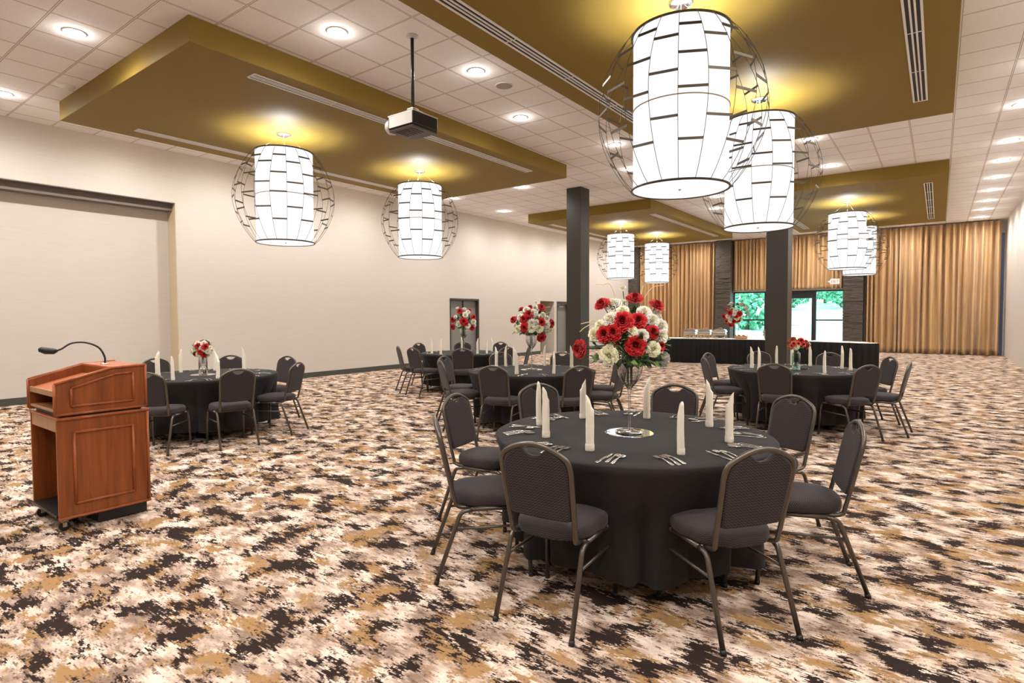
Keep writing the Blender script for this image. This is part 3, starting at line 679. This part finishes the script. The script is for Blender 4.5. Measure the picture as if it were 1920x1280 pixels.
# ------------------------------------------------------------------ folded napkins
def napkin_mesh(seed, hh=.305):
    rnd = random.Random(seed); b = MB(); n_ = 20; rings = []
    tw = rnd.uniform(-.3, .3)
    for j in range(12):
        v = j / 11; z = hh * v; rx = .0238 - .001 * v + rnd.uniform(-.0012, .0012); ry = .020 - .004 * v
        R_ = []
        for k in range(n_):
            a = 2 * PI * k / n_; cut = 1.0
            zz = z if j < 9 else hh * 8 / 11 + (z - hh * 8 / 11) * (.55 - .45 * math.cos(a + tw)) 
            w = 1 if j < 9 else 1 - (j - 8) * .20
            R_.append((rx * math.cos(a) * (w if math.cos(a + tw) > 0 else 1) + .0 , ry * math.sin(a) * (1 - .25 * max(0, j - 8) / 3) + .004 * math.sin(v * 3), zz))
        rings.append(R_)
    b.rings(rings, True, True, True)
    return b
nap_meshes = []
for s in range(3):
    nap_meshes.append(napkin_mesh(s).mesh('roll', M['napkin']))
b = MB(); b.lathe([(.0243, 0), (.0258, .004), (.0258, .034), (.0243, .038)], 20); cuff_mesh = b.mesh('cuff', M['napkin'])
for v in cuff_mesh.vertices: v.co.y *= .8
def napkin(x, y, z, rz, i, label, group, s=1.0):
    t = thing('napkin', label, 'napkin', (x, y, z), rz, group); t.scale = (s, s, s * (1 + .05 * math.sin(i * 2.3)))
    a = bpy.data.objects.new('roll', nap_meshes[i % 3]); COL.objects.link(a); a.parent = t
    q = bpy.data.objects.new('cuff', cuff_mesh); COL.objects.link(q); q.parent = t
TOP = TZ + .0065
NAP = {'a': [(-2.196, 3.261), (-1.94, 2.957), (-2.08, 3.66), (-1.55, 2.807), (-1.70, 3.93), (-1.108, 3.02), (-1.23, 3.88), (-.985, 3.48)],
       'b': [(180, .62), (-200, .66), (148, .65), (-74, .6), (108, .68), (-27, .6), (67, .68)], 'c': [(-118, .66), (-92, .63), (134, .68), (-16, .52), (0, .62), (65, .65)],
       'd': [(-160, .55), (-126, .6), (122, .66), (104, .6), (81, .6), (-45, .6), (37, .65), (19, .68)], 'e': [(-128, .55), (-144, .64), (-57, .66), (-174, .58), (143, .55), (-14, .65), (109, .66)]}
# position words by bearing seen from the camera
SECT = ['front', 'front right', 'right', 'back right', 'back', 'back left', 'left', 'front left']
def bearing(c, x, y):
    away = math.atan2(c[1], c[0]); a = math.atan2(y - c[1], x - c[0]); return math.degrees((a - away - PI) % (2 * PI))
def places(c, pts):     # name each point by its order around the table, starting nearest the camera
    order = sorted(range(len(pts)), key=lambda i: (bearing(c, *pts[i]) + 22.5) % 360); nm_ = {}
    for r_, i in enumerate(order): nm_[i] = SECT[round(r_ * 8 / len(pts)) % 8]
    return nm_
for k in 'abcde':
    c, r = TT[k]; pts = NAP[k] if k == 'a' else [(c[0] + q * math.cos(math.radians(a)), c[1] + q * math.sin(math.radians(a))) for a, q in NAP[k]]
    nm_ = places(c, pts)
    for i, (x, y) in enumerate(pts):
        napkin(x, y, TOP, random.uniform(0, 6.28), i, 'ivory rolled napkin standing on the %s side of the %s' % (nm_[i], TN[k]), 'standing napkins on the ' + TN[k])

# ------------------------------------------------------------------ cutlery
def cut_mesh(kind):
    b = MB(); L = {'fork': .19, 'knife': .225, 'spoon': .18}[kind]
    zt = .0045
    def strip(P):      # list of (y, halfwidth, z)
        vs = []; 
        for y, w, z in P: vs += [(-w, y, z), (w, y, z), (w, y, z + .0025), (-w, y, z + .0025)]
        fs = [(0, 1, 2, 3)]
        for i in range(len(P) - 1):
            a = i * 4
            for q in range(4): fs.append((a + q, a + (q + 1) % 4, a + 4 + (q + 1) % 4, a + 4 + q))
        e = (len(P) - 1) * 4; fs.append((e, e + 1, e + 2, e + 3)); b.add(vs, fs, True)
    if kind == 'knife':
        strip([(-.11, .006, .001), (-.10, .010, .001), (0, .008, .001)]); h = b
        b = MB(); strip([(0, .006, .001), (.01, .010, .001), (.08, .010, .001), (.11, .004, .001)]); return {'handle': h, 'blade': b}
    strip([(-.09, .006, .0), (-.08, .010, .0), (-.03, .006, .006), (.02, .0035, .010), (.03, .0035, .010)]); h = b
    b = MB()
    if kind == 'fork':
        strip([(.03, .004, .010), (.045, .012, .006), (.055, .013, .004)])
        for q in range(4): x = -.0105 + q * .007; b.box(x - .0022, x + .0022, .054, .098, .004, .0065)
        return {'handle': h, 'tines': b}
    R_ = []
    for q, (rr, z) in enumerate(((.0001, .0), (.010, .001), (.017, .004), (.019, .007), (.018, .0075))): R_.append([(rr * math.cos(2 * PI * j / 20), .062 + rr * 1.55 * math.sin(2 * PI * j / 20), z) for j in range(20)])
    b.rings(R_, True, False, False); return {'handle': h, 'bowl': b}
CM = {}
for kd in ('fork', 'knife', 'spoon'): CM[kd] = {p: q.mesh(p, M['steel']) for p, q in cut_mesh(kd).items()}
def cutlery(kind, x, y, rz, label, group):
    t = thing(kind, label, kind, (x, y, TOP + .0005), rz, group)
    for p, me in CM[kind].items():
        q = bpy.data.objects.new(p, me); COL.objects.link(q); q.parent = t
for k in 'abcde':
    c, r = TT[k]; angs = ANG[k]
    pts = [(c[0] + math.cos(math.radians(a)), c[1] + math.sin(math.radians(a))) for a in angs]; nm_ = places(c, pts)
    sets = [('fork', 'outer', -.20), ('fork', 'middle', -.165), ('fork', 'inner', -.13), ('knife', 'single', .14), ('spoon', 'inner', .18), ('spoon', 'outer', .212)] if k == 'a' else [('fork', 'outer', -.18), ('fork', 'inner', -.14), ('knife', 'single', .14), ('spoon', 'single', .175)]
    for i, a in enumerate(angs):
        ar = math.radians(a)
        for kd, w, off in sets:
            rad = .70 + random.uniform(-.012, .012); th = -1 if off < 0 else 1
            x = c[0] + rad * math.cos(ar) - off * math.sin(ar) ; y = c[1] + rad * math.sin(ar) + off * math.cos(ar)
            if math.hypot(x - c[0], y - c[1]) > r - .11:
                q = (r - .115) / math.hypot(x - c[0], y - c[1]); x = c[0] + (x - c[0]) * q; y = c[1] + (y - c[1]) * q
            cutlery(kd, x, y, ar + PI / 2 + random.uniform(-.05, .05), 'steel %s%s at the %s place of the %s' % ('' if w == 'single' else w + ' ', kd, nm_[i], TN[k]), 'cutlery on the ' + TN[k])

# ------------------------------------------------------------------ flowers
def rose_mesh(seed, mats, frilly=0.0, layers=6):
    rnd = random.Random(seed); b = MB()
    for ly in range(layers):
        f = ly / max(1, layers - 1); npet = 4 + ly; rad = .16 + .78 * f; open_ = .25 + 1.15 * f; ht = .80 - .48 * f * f + rnd.uniform(-.05, .05)
        b.cur = 0 if f > .3 or len(mats) < 2 else 1
        for p in range(npet):
            a0 = 2 * PI * p / npet + ly * .7 + rnd.uniform(-.15, .15); wd = 2 * PI / npet * .68
            def fn(u, v, a0=a0, wd=wd, rad=rad, open_=open_, ht=ht):
                a = a0 + (u - .5) * 2 * wd * (1 - .45 * v * v) ; rr = .10 + (rad - .10) * math.sin(v * open_) / math.sin(min(open_, PI / 2)) if open_ < PI / 2 else .10 + (rad - .1) * v
                z = -.25 + (ht + .25) * math.sin(v * 1.45) - .12 * f * v * v - .10 * (2 * u - 1) ** 2 * v + frilly * .09 * math.sin(u * 19 + p) * v
                return (rr * math.cos(a), rr * math.sin(a), z)
            b.grid(fn, 6, 4)
    # heart and calyx so no hole shows
    b.cur = 0; b.lathe([(.0001, .5), (.08, .42), (.14, .1), (.12, -.15), (.0001, -.3)], 8)
    return b.mesh('rose', mats)
RM = {'r': [rose_mesh(s, [M['red'], M['red_deep']], 1.0) for s in (1, 2)], 'w': [rose_mesh(s, [M['ivory'], M['cream']], 1.4, 7) for s in (3, 4)], 'c': [rose_mesh(s, [M['cream'], M['cream']], .3) for s in (5,)], 'k': [rose_mesh(6, [M['coral'], M['red_deep']], .3)]}
def px_ray(u, v):
    return (_fw + _rt * ((u - 960) / FPX) - _up * ((v - 640 + 9.67) / FPX))
def leafball(rc, R_, n_, seed, sz=.045):
    rnd = random.Random(seed); b = MB()
    for i in range(n_):
        d_ = Vector((rnd.gauss(0, 1), rnd.gauss(0, 1), rnd.gauss(0, .8))).normalized(); c_ = Vector(rc) + d_ * R_ * rnd.uniform(.55, 1.0)
        c_.z = max(c_.z, rc[2] - .30 * R_)
        t1 = (d_ + Vector((rnd.gauss(0, .5), rnd.gauss(0, .5), rnd.gauss(0, .5)))).normalized(); s1 = t1.cross(Vector((0, 0, 1))).normalized() * .42; n1 = t1.cross(s1).normalized()
        L = sz * rnd.uniform(.7, 1.5); b.cur = 0 if rnd.random() < .72 else 1
        b.add([c_, c_ + t1 * L * .45 + s1 * L + n1 * L * .1, c_ + t1 * L * .5 - n1 * L * .06, c_ + t1 * L * .45 - s1 * L + n1 * L * .1, c_ + t1 * L * 1.15], [(0, 1, 2), (0, 2, 3), (1, 4, 2), (2, 4, 3)], True)
    return b
def bouquet(center, flowers, R_, label, neck, foliage=90, twigs=(), back=10, seed=1, fr=.05):
    """flowers: (kind, px u, px v, radius) laid on a dome that faces the viewer, then the hidden side filled"""
    C_ = Vector(center); t = thing('flower_arrangement', label, 'flowers', center, 0, 'red and white flower arrangements')
    rnd = random.Random(seed); D = (Vector((0, 0, 1.5)) - C_); dist = (C_ - Vector((0, 0, 1.5))).dot(_fw); D.z = 0; D.normalize()
    pos = []
    for kd, u, v, fr_ in flowers:
        P = Vector((0, 0, 1.5)) + px_ray(u, v) * dist - C_
        rho = P.length; dep = math.sqrt(max(0, R_ * R_ - rho * rho)) * .8
        # slide along the line of sight so it stays where it is seen
        sight = px_ray(u, v).normalized(); P2 = P - sight * dep; pos.append((kd, P2, fr_))
    for i in range(back):
        a = rnd.uniform(-1.3, 1.3) + math.atan2(-D.y, -D.x); z = rnd.uniform(-.4, .9); s_ = math.sqrt(1 - z * z)
        pos.append((rnd.choice('rww') if flowers[0][0] != 'k' else 'k', Vector((s_ * math.cos(a), s_ * math.sin(a), z)) * R_ * .9, fr))
    NMS = {'r': 'red_rose', 'w': 'white_rose', 'c': 'cream_rose', 'k': 'coral_rose'}
    for i, (kd, P, fr_) in enumerate(pos):
        me = RM[kd][i % len(RM[kd])]; o = bpy.data.objects.new(NMS[kd], me); COL.objects.link(o); o.parent = t
        dr_ = (P + Vector((0, 0, .15 * R_)) + (D * R_ * .75 if i < len(flowers) else Vector())).normalized()
        q = dr_.to_track_quat('Z', 'Y'); o.rotation_mode = 'QUATERNION'; o.rotation_quaternion = q; o.location = P; o.scale = (fr_ * 1.12, fr_ * 1.12, fr_)
        if P.length > R_ * .75:
            b = MB(); b.tube(spl([(0, 0, -R_ * .28), tuple(P * .5 + Vector((0, 0, -R_ * .05))), tuple(P * .95)], 4), .0025 * max(1, R_ / .2), 5); b.build('stem', M['leaf'], t)
    lb = leafball((0, 0, -.05 * R_), R_ * .86, int(foliage * 1.8), seed, .045 * (R_ / .27) ** .6)
    lb.build('foliage', [M['leaf'], M['leaf2']], t)['kind'] = 'stuff'
    for tw in twigs:
        P = [Vector((0, 0, 1.5)) + px_ray(u, v) * dist - C_ for u, v in tw]
        b = MB(); b.tube(spl([(0, 0, -R_ * .4)] + [tuple(p) for p in P], 5), .0028, 5); b.build('twig', M['twig'], t)
    b = MB()
    for i in range(6):
        a = i * 1.05; b.tube([(.02 * math.cos(a) * R_ / .27, .02 * math.sin(a) * R_ / .27, -R_ * .25), (.014 * math.cos(a + .6), .014 * math.sin(a + .6), -neck * .72)], .003, 5)
    b.build('stem_bundle', M['leaf'], t)
    return t
def goblet(x, y, z, label, hb=.285, ht=.50, r=.082):
    t = thing('goblet_vase', label, 'vase', (x, y, z), 0, 'tall stemmed glass vases')
    b = MB(); b.lathe([(.0001, .004), (.085, .004), (.09, .006), (.085, .010), (.03, .014), (.0001, .015)], 32); b.build('foot', M['glass'], t)
    b = MB(); b.lathe([(.016, .014), (.0085, .03), (.0075, hb * .5), (.009, hb - .03), (.018, hb)], 16); b.build('stem', M['glass'], t)
    b = MB(); b.lathe([(.0001, hb - .005), (.02, hb + .002), (.05, hb + .04), (r * .92, hb + .085), (r, hb + .13), (r * .98, ht - .04), (r * .93, ht), (r * .90, ht), (r * .94, ht - .04)], 36); b.build('bowl', M['glass'], t)
    return t
def mirror(x, y, r, label, square=False):
    b = MB()
    if square: b.box(-r, r, -r, r, 0, .005)
    else: b.lathe([(.0001, .0), (r, 0), (r, .0045), (r - .006, .006), (.0001, .006)], 48, smooth=False)
    o = b.build('mirror_base', M['mirror']); o.location = (x, y, TOP); tag(o, label, 'mirror', 'mirror plates under the centrepieces')
# nearest table
mirror(-1.575, 3.37, .155, 'round mirror plate under the tall glass vase on the nearest round table')
goblet(-1.575, 3.37, TOP + .006, 'tall clear goblet vase on the nearest round table', .285, .50)
q4 = lambda a: [(k_, 1060 + u / 4, 530 + v / 4, r_) for k_, u, v, r_ in a]
big = q4([('r', 280, 165, .052), ('r', 520, 125, .056), ('r', 680, 175, .052), ('r', 430, 298, .070), ('r', 545, 288, .055), ('r', 300, 385, .055), ('r', 365, 375, .055), ('r', 650, 370, .045), ('r', 525, 470, .064), ('r', 118, 495, .062), ('r', 708, 472, .036),
          ('w', 362, 172, .056), ('c', 430, 215, .040), ('w', 345, 285, .055), ('c', 262, 320, .036), ('c', 220, 385, .042), ('w', 590, 228, .048), ('w', 650, 285, .046), ('w', 708, 330, .052), ('w', 712, 400, .048), ('c', 495, 365, .036), ('w', 570, 397, .044), ('c', 330, 545, .060), ('c', 655, 497, .048), ('c', 430, 42, .022), ('c', 330, 495, .030), ('c', 430, 150, .030)])
bouquet((-1.575, 3.37, 1.30), big, .27, 'largest bouquet of red and white roses with pale twigs in the foreground', .36, 190,
        [[(1190, 600), (1205, 565), (1222, 540), (1245, 534)], [(1195, 590), (1200, 560), (1206, 535)], [(1210, 600), (1225, 588), (1248, 580)], [(1120, 605), (1104, 604), (1089, 607)], [(1120, 612), (1100, 612), (1087, 622)], [(1232, 650), (1238, 660), (1243, 672)], [(1150, 545), (1130, 534), (1118, 533)]], 12, 1, .05)
# table b
mirror(-4.5, 6.5, .15, 'round mirror plate on the middle round table, under its goblet vase')
goblet(-4.5, 6.5, TOP + .006, 'tall clear goblet vase on the middle round table before the left column', .285, .50)
q8 = lambda a, r_: [(k_, 820 + u / 8, 540 + v / 8, r_ * s_) for k_, u, v, s_ in a]
bouquet((-4.52, 6.52, 1.36), q8([('r', 1145, 475, .9), ('r', 1395, 290, .7), ('r', 1555, 295, 1.1), ('r', 1380, 395, 1.2), ('r', 1300, 465, 1.1), ('r', 1310, 590, 1.1), ('r', 1555, 515, 1.1), ('r', 1700, 530, 1.1), ('r', 1560, 735, 1.2), ('w', 1440, 375, 1.1), ('w', 1340, 330, .9), ('w', 1255, 440, .9), ('c', 1205, 615, .9), ('c', 1410, 600, 1.1), ('c', 1525, 605, 1.1), ('w', 1420, 520, .9), ('w', 1490, 510, .7), ('w', 1630, 545, 1.1), ('w', 1640, 460, .8), ('w', 1585, 400, .7), ('w', 1460, 290, .8), ('c', 1690, 630, .8), ('c', 1485, 215, .5), ('w', 1250, 590, .7)], .056), .28,
        'red and white rose bouquet on the middle round table, in front of the open passage', .40, 150, [[(1005, 590), (1018, 578), (1032, 575)], [(1010, 600), (1024, 588), (1036, 584)]], 10, 2, .05)
# table c
mirror(-7.68, 8.7, .14, 'round mirror plate on the round table before the grey double door')
goblet(-7.68, 8.7, TOP + .006, 'tall clear goblet vase before the grey double door', .285, .50)
bouquet((-7.68, 8.7, 1.36), q8([('r', 340, 350, 1.1), ('r', 240, 475, 1.1), ('r', 235, 580, 1), ('r', 395, 500, 1.3), ('r', 540, 440, 1), ('r', 520, 590, 1), ('r', 480, 340, .8), ('r', 430, 535, 1), ('w', 420, 400, 1), ('w', 460, 360, .8), ('w', 405, 315, .7), ('w', 270, 435, .7), ('w', 320, 540, 1), ('w', 455, 565, 1), ('w', 540, 505, 1), ('w', 550, 555, .8), ('c', 300, 300, .6)], .060), .26,
        'red and white rose bouquet in front of the grey double door', .40, 130, [], 9, 3, .05)
# table e: cylinder vase
def cylinder(x, y, z, r, h, mt, label, neck=None, name='glass_vase'):
    t = thing(name, label, 'vase', (x, y, z)); b = MB()
    pr = [(.0001, .004), (r, .004), (r, h)] if not neck else [(.0001, .004), (r, .006), (r, h * .8), (r * .9, h * .88), (neck, h * .93), (neck, h)]
    b.lathe(pr, 32); b.build('body', mt, t); b = MB(); b.lathe([(.0001, .0), (r, 0), (r, .018), (.0001, .018)], 32); b.build('base', mt, t); return t
mirror(-7.62, 3.55, .15, 'round mirror plate under the clear cylinder vase behind the lectern')
cylinder(-7.62, 3.55, TOP + .006, .052, .24, M['glass'], 'clear straight cylinder vase on the table behind the lectern')
q12 = lambda a, r_: [(k_, 340 + u / 12.8, 620 + v / 12.8, r_ * s_) for k_, u, v, s_ in a]
bouquet((-7.62, 3.55, 1.075), q12([('r', 410, 370, 1.1), ('r', 580, 390, 1.2), ('r', 480, 490, 1.2), ('r', 560, 555, 1.2), ('r', 340, 550, .9), ('c', 310, 440, 1), ('w', 490, 425, .9), ('c', 560, 460, .8), ('w', 640, 490, 1), ('c', 430, 565, 1), ('c', 685, 410, .8), ('w', 540, 310, 1), ('c', 390, 310, .9), ('c', 255, 490, .9), ('w', 625, 570, .8)], .040), .125,
        'small round bouquet of cream and red flowers on the table behind the lectern', .26, 70, [], 8, 4, .04)
# table d: aqua bottle
mirror(-1.56, 8.62, .14, 'square mirror plate under the aqua bottle on the table before the buffet', True)
cylinder(-1.56, 8.62, TOP + .006, .053, .25, M['aqua'], 'aqua glass bottle vase on the table before the buffet', .032, 'bottle_vase')
q38 = lambda a, r_: [(k_, 1240 + u / 3.84, 520 + v / 3.84, r_ * s_) for k_, u, v, s_ in a]
bouquet((-1.56, 8.62, 1.07), q38([('k', 955, 478, 1), ('r', 1003, 458, 1.1), ('r', 1045, 493, 1.1), ('k', 1035, 463, .9), ('c', 970, 500, 1), ('k', 985, 478, .9), ('k', 942, 492, .8), ('c', 1062, 480, .8), ('c', 1012, 447, .8), ('k', 1020, 482, .9), ('r', 1000, 470, .7)], .042), .115,
        'small bouquet of coral and red roses in the aqua bottle', .24, 60, [], 7, 5, .036)

# ------------------------------------------------------------------ buffet with pleated skirt
def buffet(pts, depth, label, clabel, seed):
    P = spl([(x, y, 0) for x, y in pts], 8); L = [0]
    for a, c_ in zip(P[:-1], P[1:]): L.append(L[-1] + (c_ - a).length)
    def nrm(i):
        a = P[max(0, i - 1)]; c_ = P[min(len(P) - 1, i + 1)]; d_ = (c_ - a).normalized(); return Vector((-d_.y, d_.x, 0))
    back = [P[i] + nrm(i) * depth for i in range(len(P))]
    loop = P + back[::-1]
    t = thing('buffet_table', label, 'table', (P[0].x, P[0].y, 0)); off = P[0].copy()
    b = MB(); b.extrude([((p - off).x, (p - off).y) for p in loop], .72, .742, 'xy'); b.build('tabletop', M['wood_end'], t)
    for q in (1, len(P) // 2, len(P) - 2):
        for f in (.12, .88):
            c_ = P[q] + nrm(q) * depth * f - off; b = MB(); b.tube([(c_.x, c_.y, .72), (c_.x, c_.y, 0)], .014, 8); b.build('leg', M['frame'], t)
    # white top cloth
    b = MB(); b.extrude([(p.x, p.y) for p in loop], .7425, .75, 'xy'); tag(b.build('table_cover', M['linen_white'], bevel=.003), clabel, 'tablecloth')
    # skirt: pleated band round the loop
    seg = []; 
    for a, c_ in zip(loop, loop[1:] + loop[:1]):
        n_ = max(2, int((c_ - a).length / .022)); seg += [a + (c_ - a) * (k / n_) for k in range(n_)]
    cen = sum(loop, Vector()) / len(loop); rings = []
    for z, am in ((.741, .006), (.70, .014), (.45, .022), (.2, .026), (.012, .028)):
        R_ = []
        for i, p in enumerate(seg):
            a = seg[i - 1]; c_ = seg[(i + 1) % len(seg)]; d_ = (c_ - a).normalized(); nn = Vector((d_.y, -d_.x, 0))
            w = (math.sin(i * PI / 3.0) * .7 + .3 * math.sin(i * 1.7 + z)) * am
            q = p + nn * (.012 + abs(am) + w); R_.append((q.x, q.y, z))
        rings.append(R_)
    b = MB(); b.rings(rings, True, False, False); tag(b.build('table_skirt', M['skirt']), 'black pleated skirt around the ' + label.split(',')[0], 'table skirt', 'black buffet skirting')
buffet([(-8.6, 17.25), (-7.2, 17.35), (-5.9, 17.55), (-4.7, 17.7), (-3.9, 17.75), (-3.2, 17.6)], .76, 'long buffet table, far left of the right column', 'white cover on the long left buffet table with the chafing dishes', 1)
buffet([(-3.02, 17.45), (-2.2, 17.2), (-1.5, 17.0), (-1.22, 17.25)], .76, 'short curved buffet table, far right of the right column', 'white cover on the short right end of the buffet', 2)
def chafer(x, y, rz, label, w=.22):
    t = thing('chafing_dish', label, 'chafing dish', (x, y, .751), rz, 'steel chafing dishes on the buffet')
    b = MB()
    for sx_ in (-1, 1):
        for sy_ in (-1, 1): b.tube([(sx_ * w * .92, sy_ * .14, 0), (sx_ * w * .92, sy_ * .14, .15)], .009, 8)
    b.box(-w * .95, w * .95, -.15, .15, .14, .152); b.build('stand', M['brushed'], t)
    b = MB(); b.box(-w * .9, w * .9, -.145, .145, .10, .19); b.build('water_pan', M['brushed'], t, .012)
    b = MB(); b.extrude([(-w, .19), (-w, .21), (-w * .9, .265), (-w * .6, .29), (w * .6, .29), (w * .9, .265), (w, .21), (w, .19)], -.155, .155, 'xz'); ld = b.build('lid', M['steel'], t, .01)
    b = MB(); b.tube(arc([(-.05, 0, .288), (-.05, 0, .32), (.05, 0, .32), (.05, 0, .288)], 4), .007, 8); b.build('lid_handle', M['steel'], ld)
    for s in (-.1, .1):
        b = MB(); b.lathe([(.0001, 0), (.04, 0), (.042, .05), (.0001, .05)], 16, (s, 0, 0)); b.build('fuel_can', M['brushed'], t)
CHP = [(-6.28, 17.88, 'leftmost chafing dish on the buffet, before the left gold drape'), (-5.85, 17.94, 'middle one of the three steel chafing dishes on the buffet'), (-5.40, 17.99, 'right one of three steel chafing dishes, next to the tall flower vase')]
for x, y, l in CHP: chafer(x, y, .12, l, .19)
chafer(-3.95, 18.1, .05, 'chafing dish beside the right column, before the garden window', .22)
t = thing('trumpet_vase', 'tall pale glass vase on the buffet before the left garden window', 'vase', (-4.93, 18.1, .751))
b = MB(); b.lathe([(.0001, 0), (.07, 0), (.055, .02), (.05, .2), (.07, .42), (.09, .5)], 28); b.build('body', M['glass'], t)
q10 = lambda a, r_: [(k_, 1340 + u / 10.67, 560 + v / 10.67, r_ * s_) for k_, u, v, s_ in a]
bouquet((-4.93, 18.1, 1.58), q10([('r', 195, 350, 1.1), ('r', 310, 280, 1.1), ('r', 495, 300, 1.1), ('r', 330, 512, 1.2), ('r', 480, 420, 1), ('r', 390, 440, 1), ('w', 270, 350, 1), ('c', 320, 435, 1), ('w', 385, 300, 1), ('c', 440, 390, 1), ('c', 510, 395, 1), ('k', 250, 440, 1), ('w', 415, 240, .9), ('r', 430, 350, .9)], .075), .38,
        'red and cream bouquet in the tall vase on the buffet', .55, 110, [], 8, 6, .07)
t = thing('bread_basket', 'wicker basket with red and orange cloth at the foot of the tall buffet vase', 'basket', (-4.75, 17.92, .751))
b = MB(); b.lathe([(.0001, 0), (.10, 0), (.14, .08), (.15, .085), (.13, .01), (.0001, .01)], 28); bo = b.build('bowl', mat('wicker', lin(196, 150, 90), .7), t)
for v in bo.data.vertices: v.co.x *= 1.3
b = MB(); b.grid(lambda u, v: (-.19 + .36 * u, -.11 + .2 * v, .055 + .05 * math.sin(u * 9 + v * 3) ** 2 + .03 * math.sin(v * PI)), 20, 10); b.build('cloth', mat('red_orange_cloth', lin(206, 70, 40), .7), t)

# ------------------------------------------------------------------ lectern
LX0, LX1, LY0, LY1 = -5.44, -4.85, 1.27, 1.835
t = thing('lectern', 'cherry wood rolling lectern with raised panel sides standing in the left foreground', 'lectern', ((LX0 + LX1) / 2, (LY0 + LY1) / 2, 0))
w = (LX1 - LX0) / 2; d_ = (LY1 - LY0) / 2; th = .02
def raised(b, x, pts, rr=.011):      # closed moulding round a panel on a side face
    P = [(x, y, z) for y, z in pts]; n_ = len(P)
    for i in range(n_): b.tube([P[i], P[(i + 1) % n_]], rr, 8, .8)
def ep(x, y0, y1, z, r=.012): return [(x, y0, z), (x, y1, z)]
for s in (1, -1):
    b = MB(); x0, x1 = sorted((s * (w - th), s * w)); b.box(x0, x1, -d_, d_, .085, .785); sp = b.build('lower_side_panel', M['wood'], t, .004)
    b = MB(); raised(b, s * (w + .002), [(-d_ + .10, .19), (d_ - .10, .19), (d_ - .10, .69), (-d_ + .10, .69)], .014); b.build('raised_moulding', M['wood_edge'], sp)
    b = MB(); b.tube([(s * (w + .004), -d_, .79), (s * (w + .004), d_ + .01, .79)], .012, 8); b.tube([(s * (w + .004), -d_, .095), (s * (w + .004), d_ + .01, .095)], .011, 8); b.tube([(s * (w + .002), d_, .09), (s * (w + .002), d_, .79)], .010, 8); b.build('edge_moulding', M['wood_edge'], sp)
b = MB(); b.box(-w + th, w - th, d_ - th, d_, .085, .785); b.build('lower_front_panel', M['wood'], t)
b = MB(); b.box(-w + th, w - th, -d_ + .005, -d_ + .025, .70, .785); b.build('top_rail', M['wood_end'], t, .002)
b = MB(); b.box(-w - .002, w + .002, -d_, d_ + .01, .785, .80); b.build('lower_top', M['wood_edge'], t, .004)
b = MB(); b.box(-w + th, w - th, -d_ - .01, d_ - th, .105, .122); b.build('bottom_shelf', M['black'], t, .002)
b = MB(); b.box(-w + .04, w - .02, d_ - .33, d_ - .01, .005, .085); b.build('plinth', M['black'], t, .004)
b = MB(); b.box(-w + .03, w - .03, -d_ + .03, d_ - .03, .80, .825); b.build('shadow_gap', M['black'], t)
ypk = 1.60 - (LY0 + LY1) / 2
UO = [(-d_ - .005, .822), (d_ - .005, .822), (d_ - .005, 1.135), (ypk, 1.125), (-d_ - .005, 1.035)]
for s in (1, -1):
    b = MB(); x0, x1 = sorted((s * (w - th), s * w)); b.extrude(UO, x0, x1, 'yz'); sp = b.build('upper_side_panel', M['wood'], t, .004)
    b = MB(); raised(b, s * (w + .002), [(-d_ + .09, .875), (d_ - .09, .875), (d_ - .09, 1.085), (ypk + .02, 1.078), (-d_ + .09, 1.00)], .012); b.build('raised_moulding', M['wood_edge'], sp)
    b = MB()
    for a, c_ in zip(UO, UO[1:] + UO[:1]): b.tube([(s * (w + .002), a[0], a[1]), (s * (w + .002), c_[0], c_[1])], .010, 8)
    b.build('edge_moulding', M['wood_edge'], sp)
b = MB(); b.box(-w + th, w - th, d_ - .025, d_ - .005, .825, 1.13); b.build('upper_front_panel', M['wood'], t)
b = MB(); b.box(-w + th, w - th, ypk, d_ - .005, 1.118, 1.134); b.build('top_ledge', M['wood_top'], t, .003)
b = MB(); b.box(-w + th, w - th, ypk, ypk + .015, 1.03, 1.118); b.build('ledge_riser', M['wood'], t)
b = MB(); b.extrude([(-d_ + .0, .955), (-d_ + .0, .975), (ypk, 1.06), (ypk, 1.04)], -w + th, w - th, 'yz'); b.build('reading_surface', M['wood_top'], t, .002)
b = MB(); b.box(-w + th, w - th, -d_ - .002, -d_ + .014, .945, .985); b.build('book_lip', M['wood_end'], t, .003)
b = MB(); b.box(-w + th, w - th, -d_, d_ - .03, .838, .855); b.build('shelf', M['wood_end'], t, .002)
for sx_ in (-1, 1):
    for sy_ in (-1,):
        cx_, cy_ = sx_ * (w - .05), -d_ + .04
        b = MB(); b.tube([(cx_ - .014, cy_, .034), (cx_ + .014, cy_, .034)], .034, 16); cs = b.build('caster', M['black'], t)
        b = MB(); b.box(cx_ - .022, cx_ + .022, cy_ - .018, cy_ + .018, .062, .086); b.box(cx_ + .016, cx_ + .022, cy_ - .012, cy_ + .012, .03, .07); b.build('caster_bracket', M['brushed'], cs)
# gooseneck microphone stands on the ledge
t = thing('gooseneck_microphone', 'black gooseneck microphone curving over the lectern top', 'microphone', (-5.13, 1.66, 1.134))
b = MB(); b.lathe([(.0001, 0), (.032, 0), (.03, .008), (.012, .014), (.0001, .014)], 24); b.build('base_flange', M['steel'], t)
gp = [(0, 0, .01), (0, -.002, .06), (-.012, -.035, .13), (-.035, -.11, .17), (-.06, -.19, .168), (-.078, -.245, .13), (-.09, -.275, .115)]
b = MB(); b.tube(spl(gp, 6), .0068, 10); b.build('gooseneck', M['black'], t)
b = MB(); b.tube([(-.088, -.270, .116), (-.094, -.29, .112), (-.11, -.335, .118), (-.122, -.365, .13), (-.125, -.372, .134)], [.010, .022, .026, .020, .006], 16); b.build('microphone_head', M['black'], t)
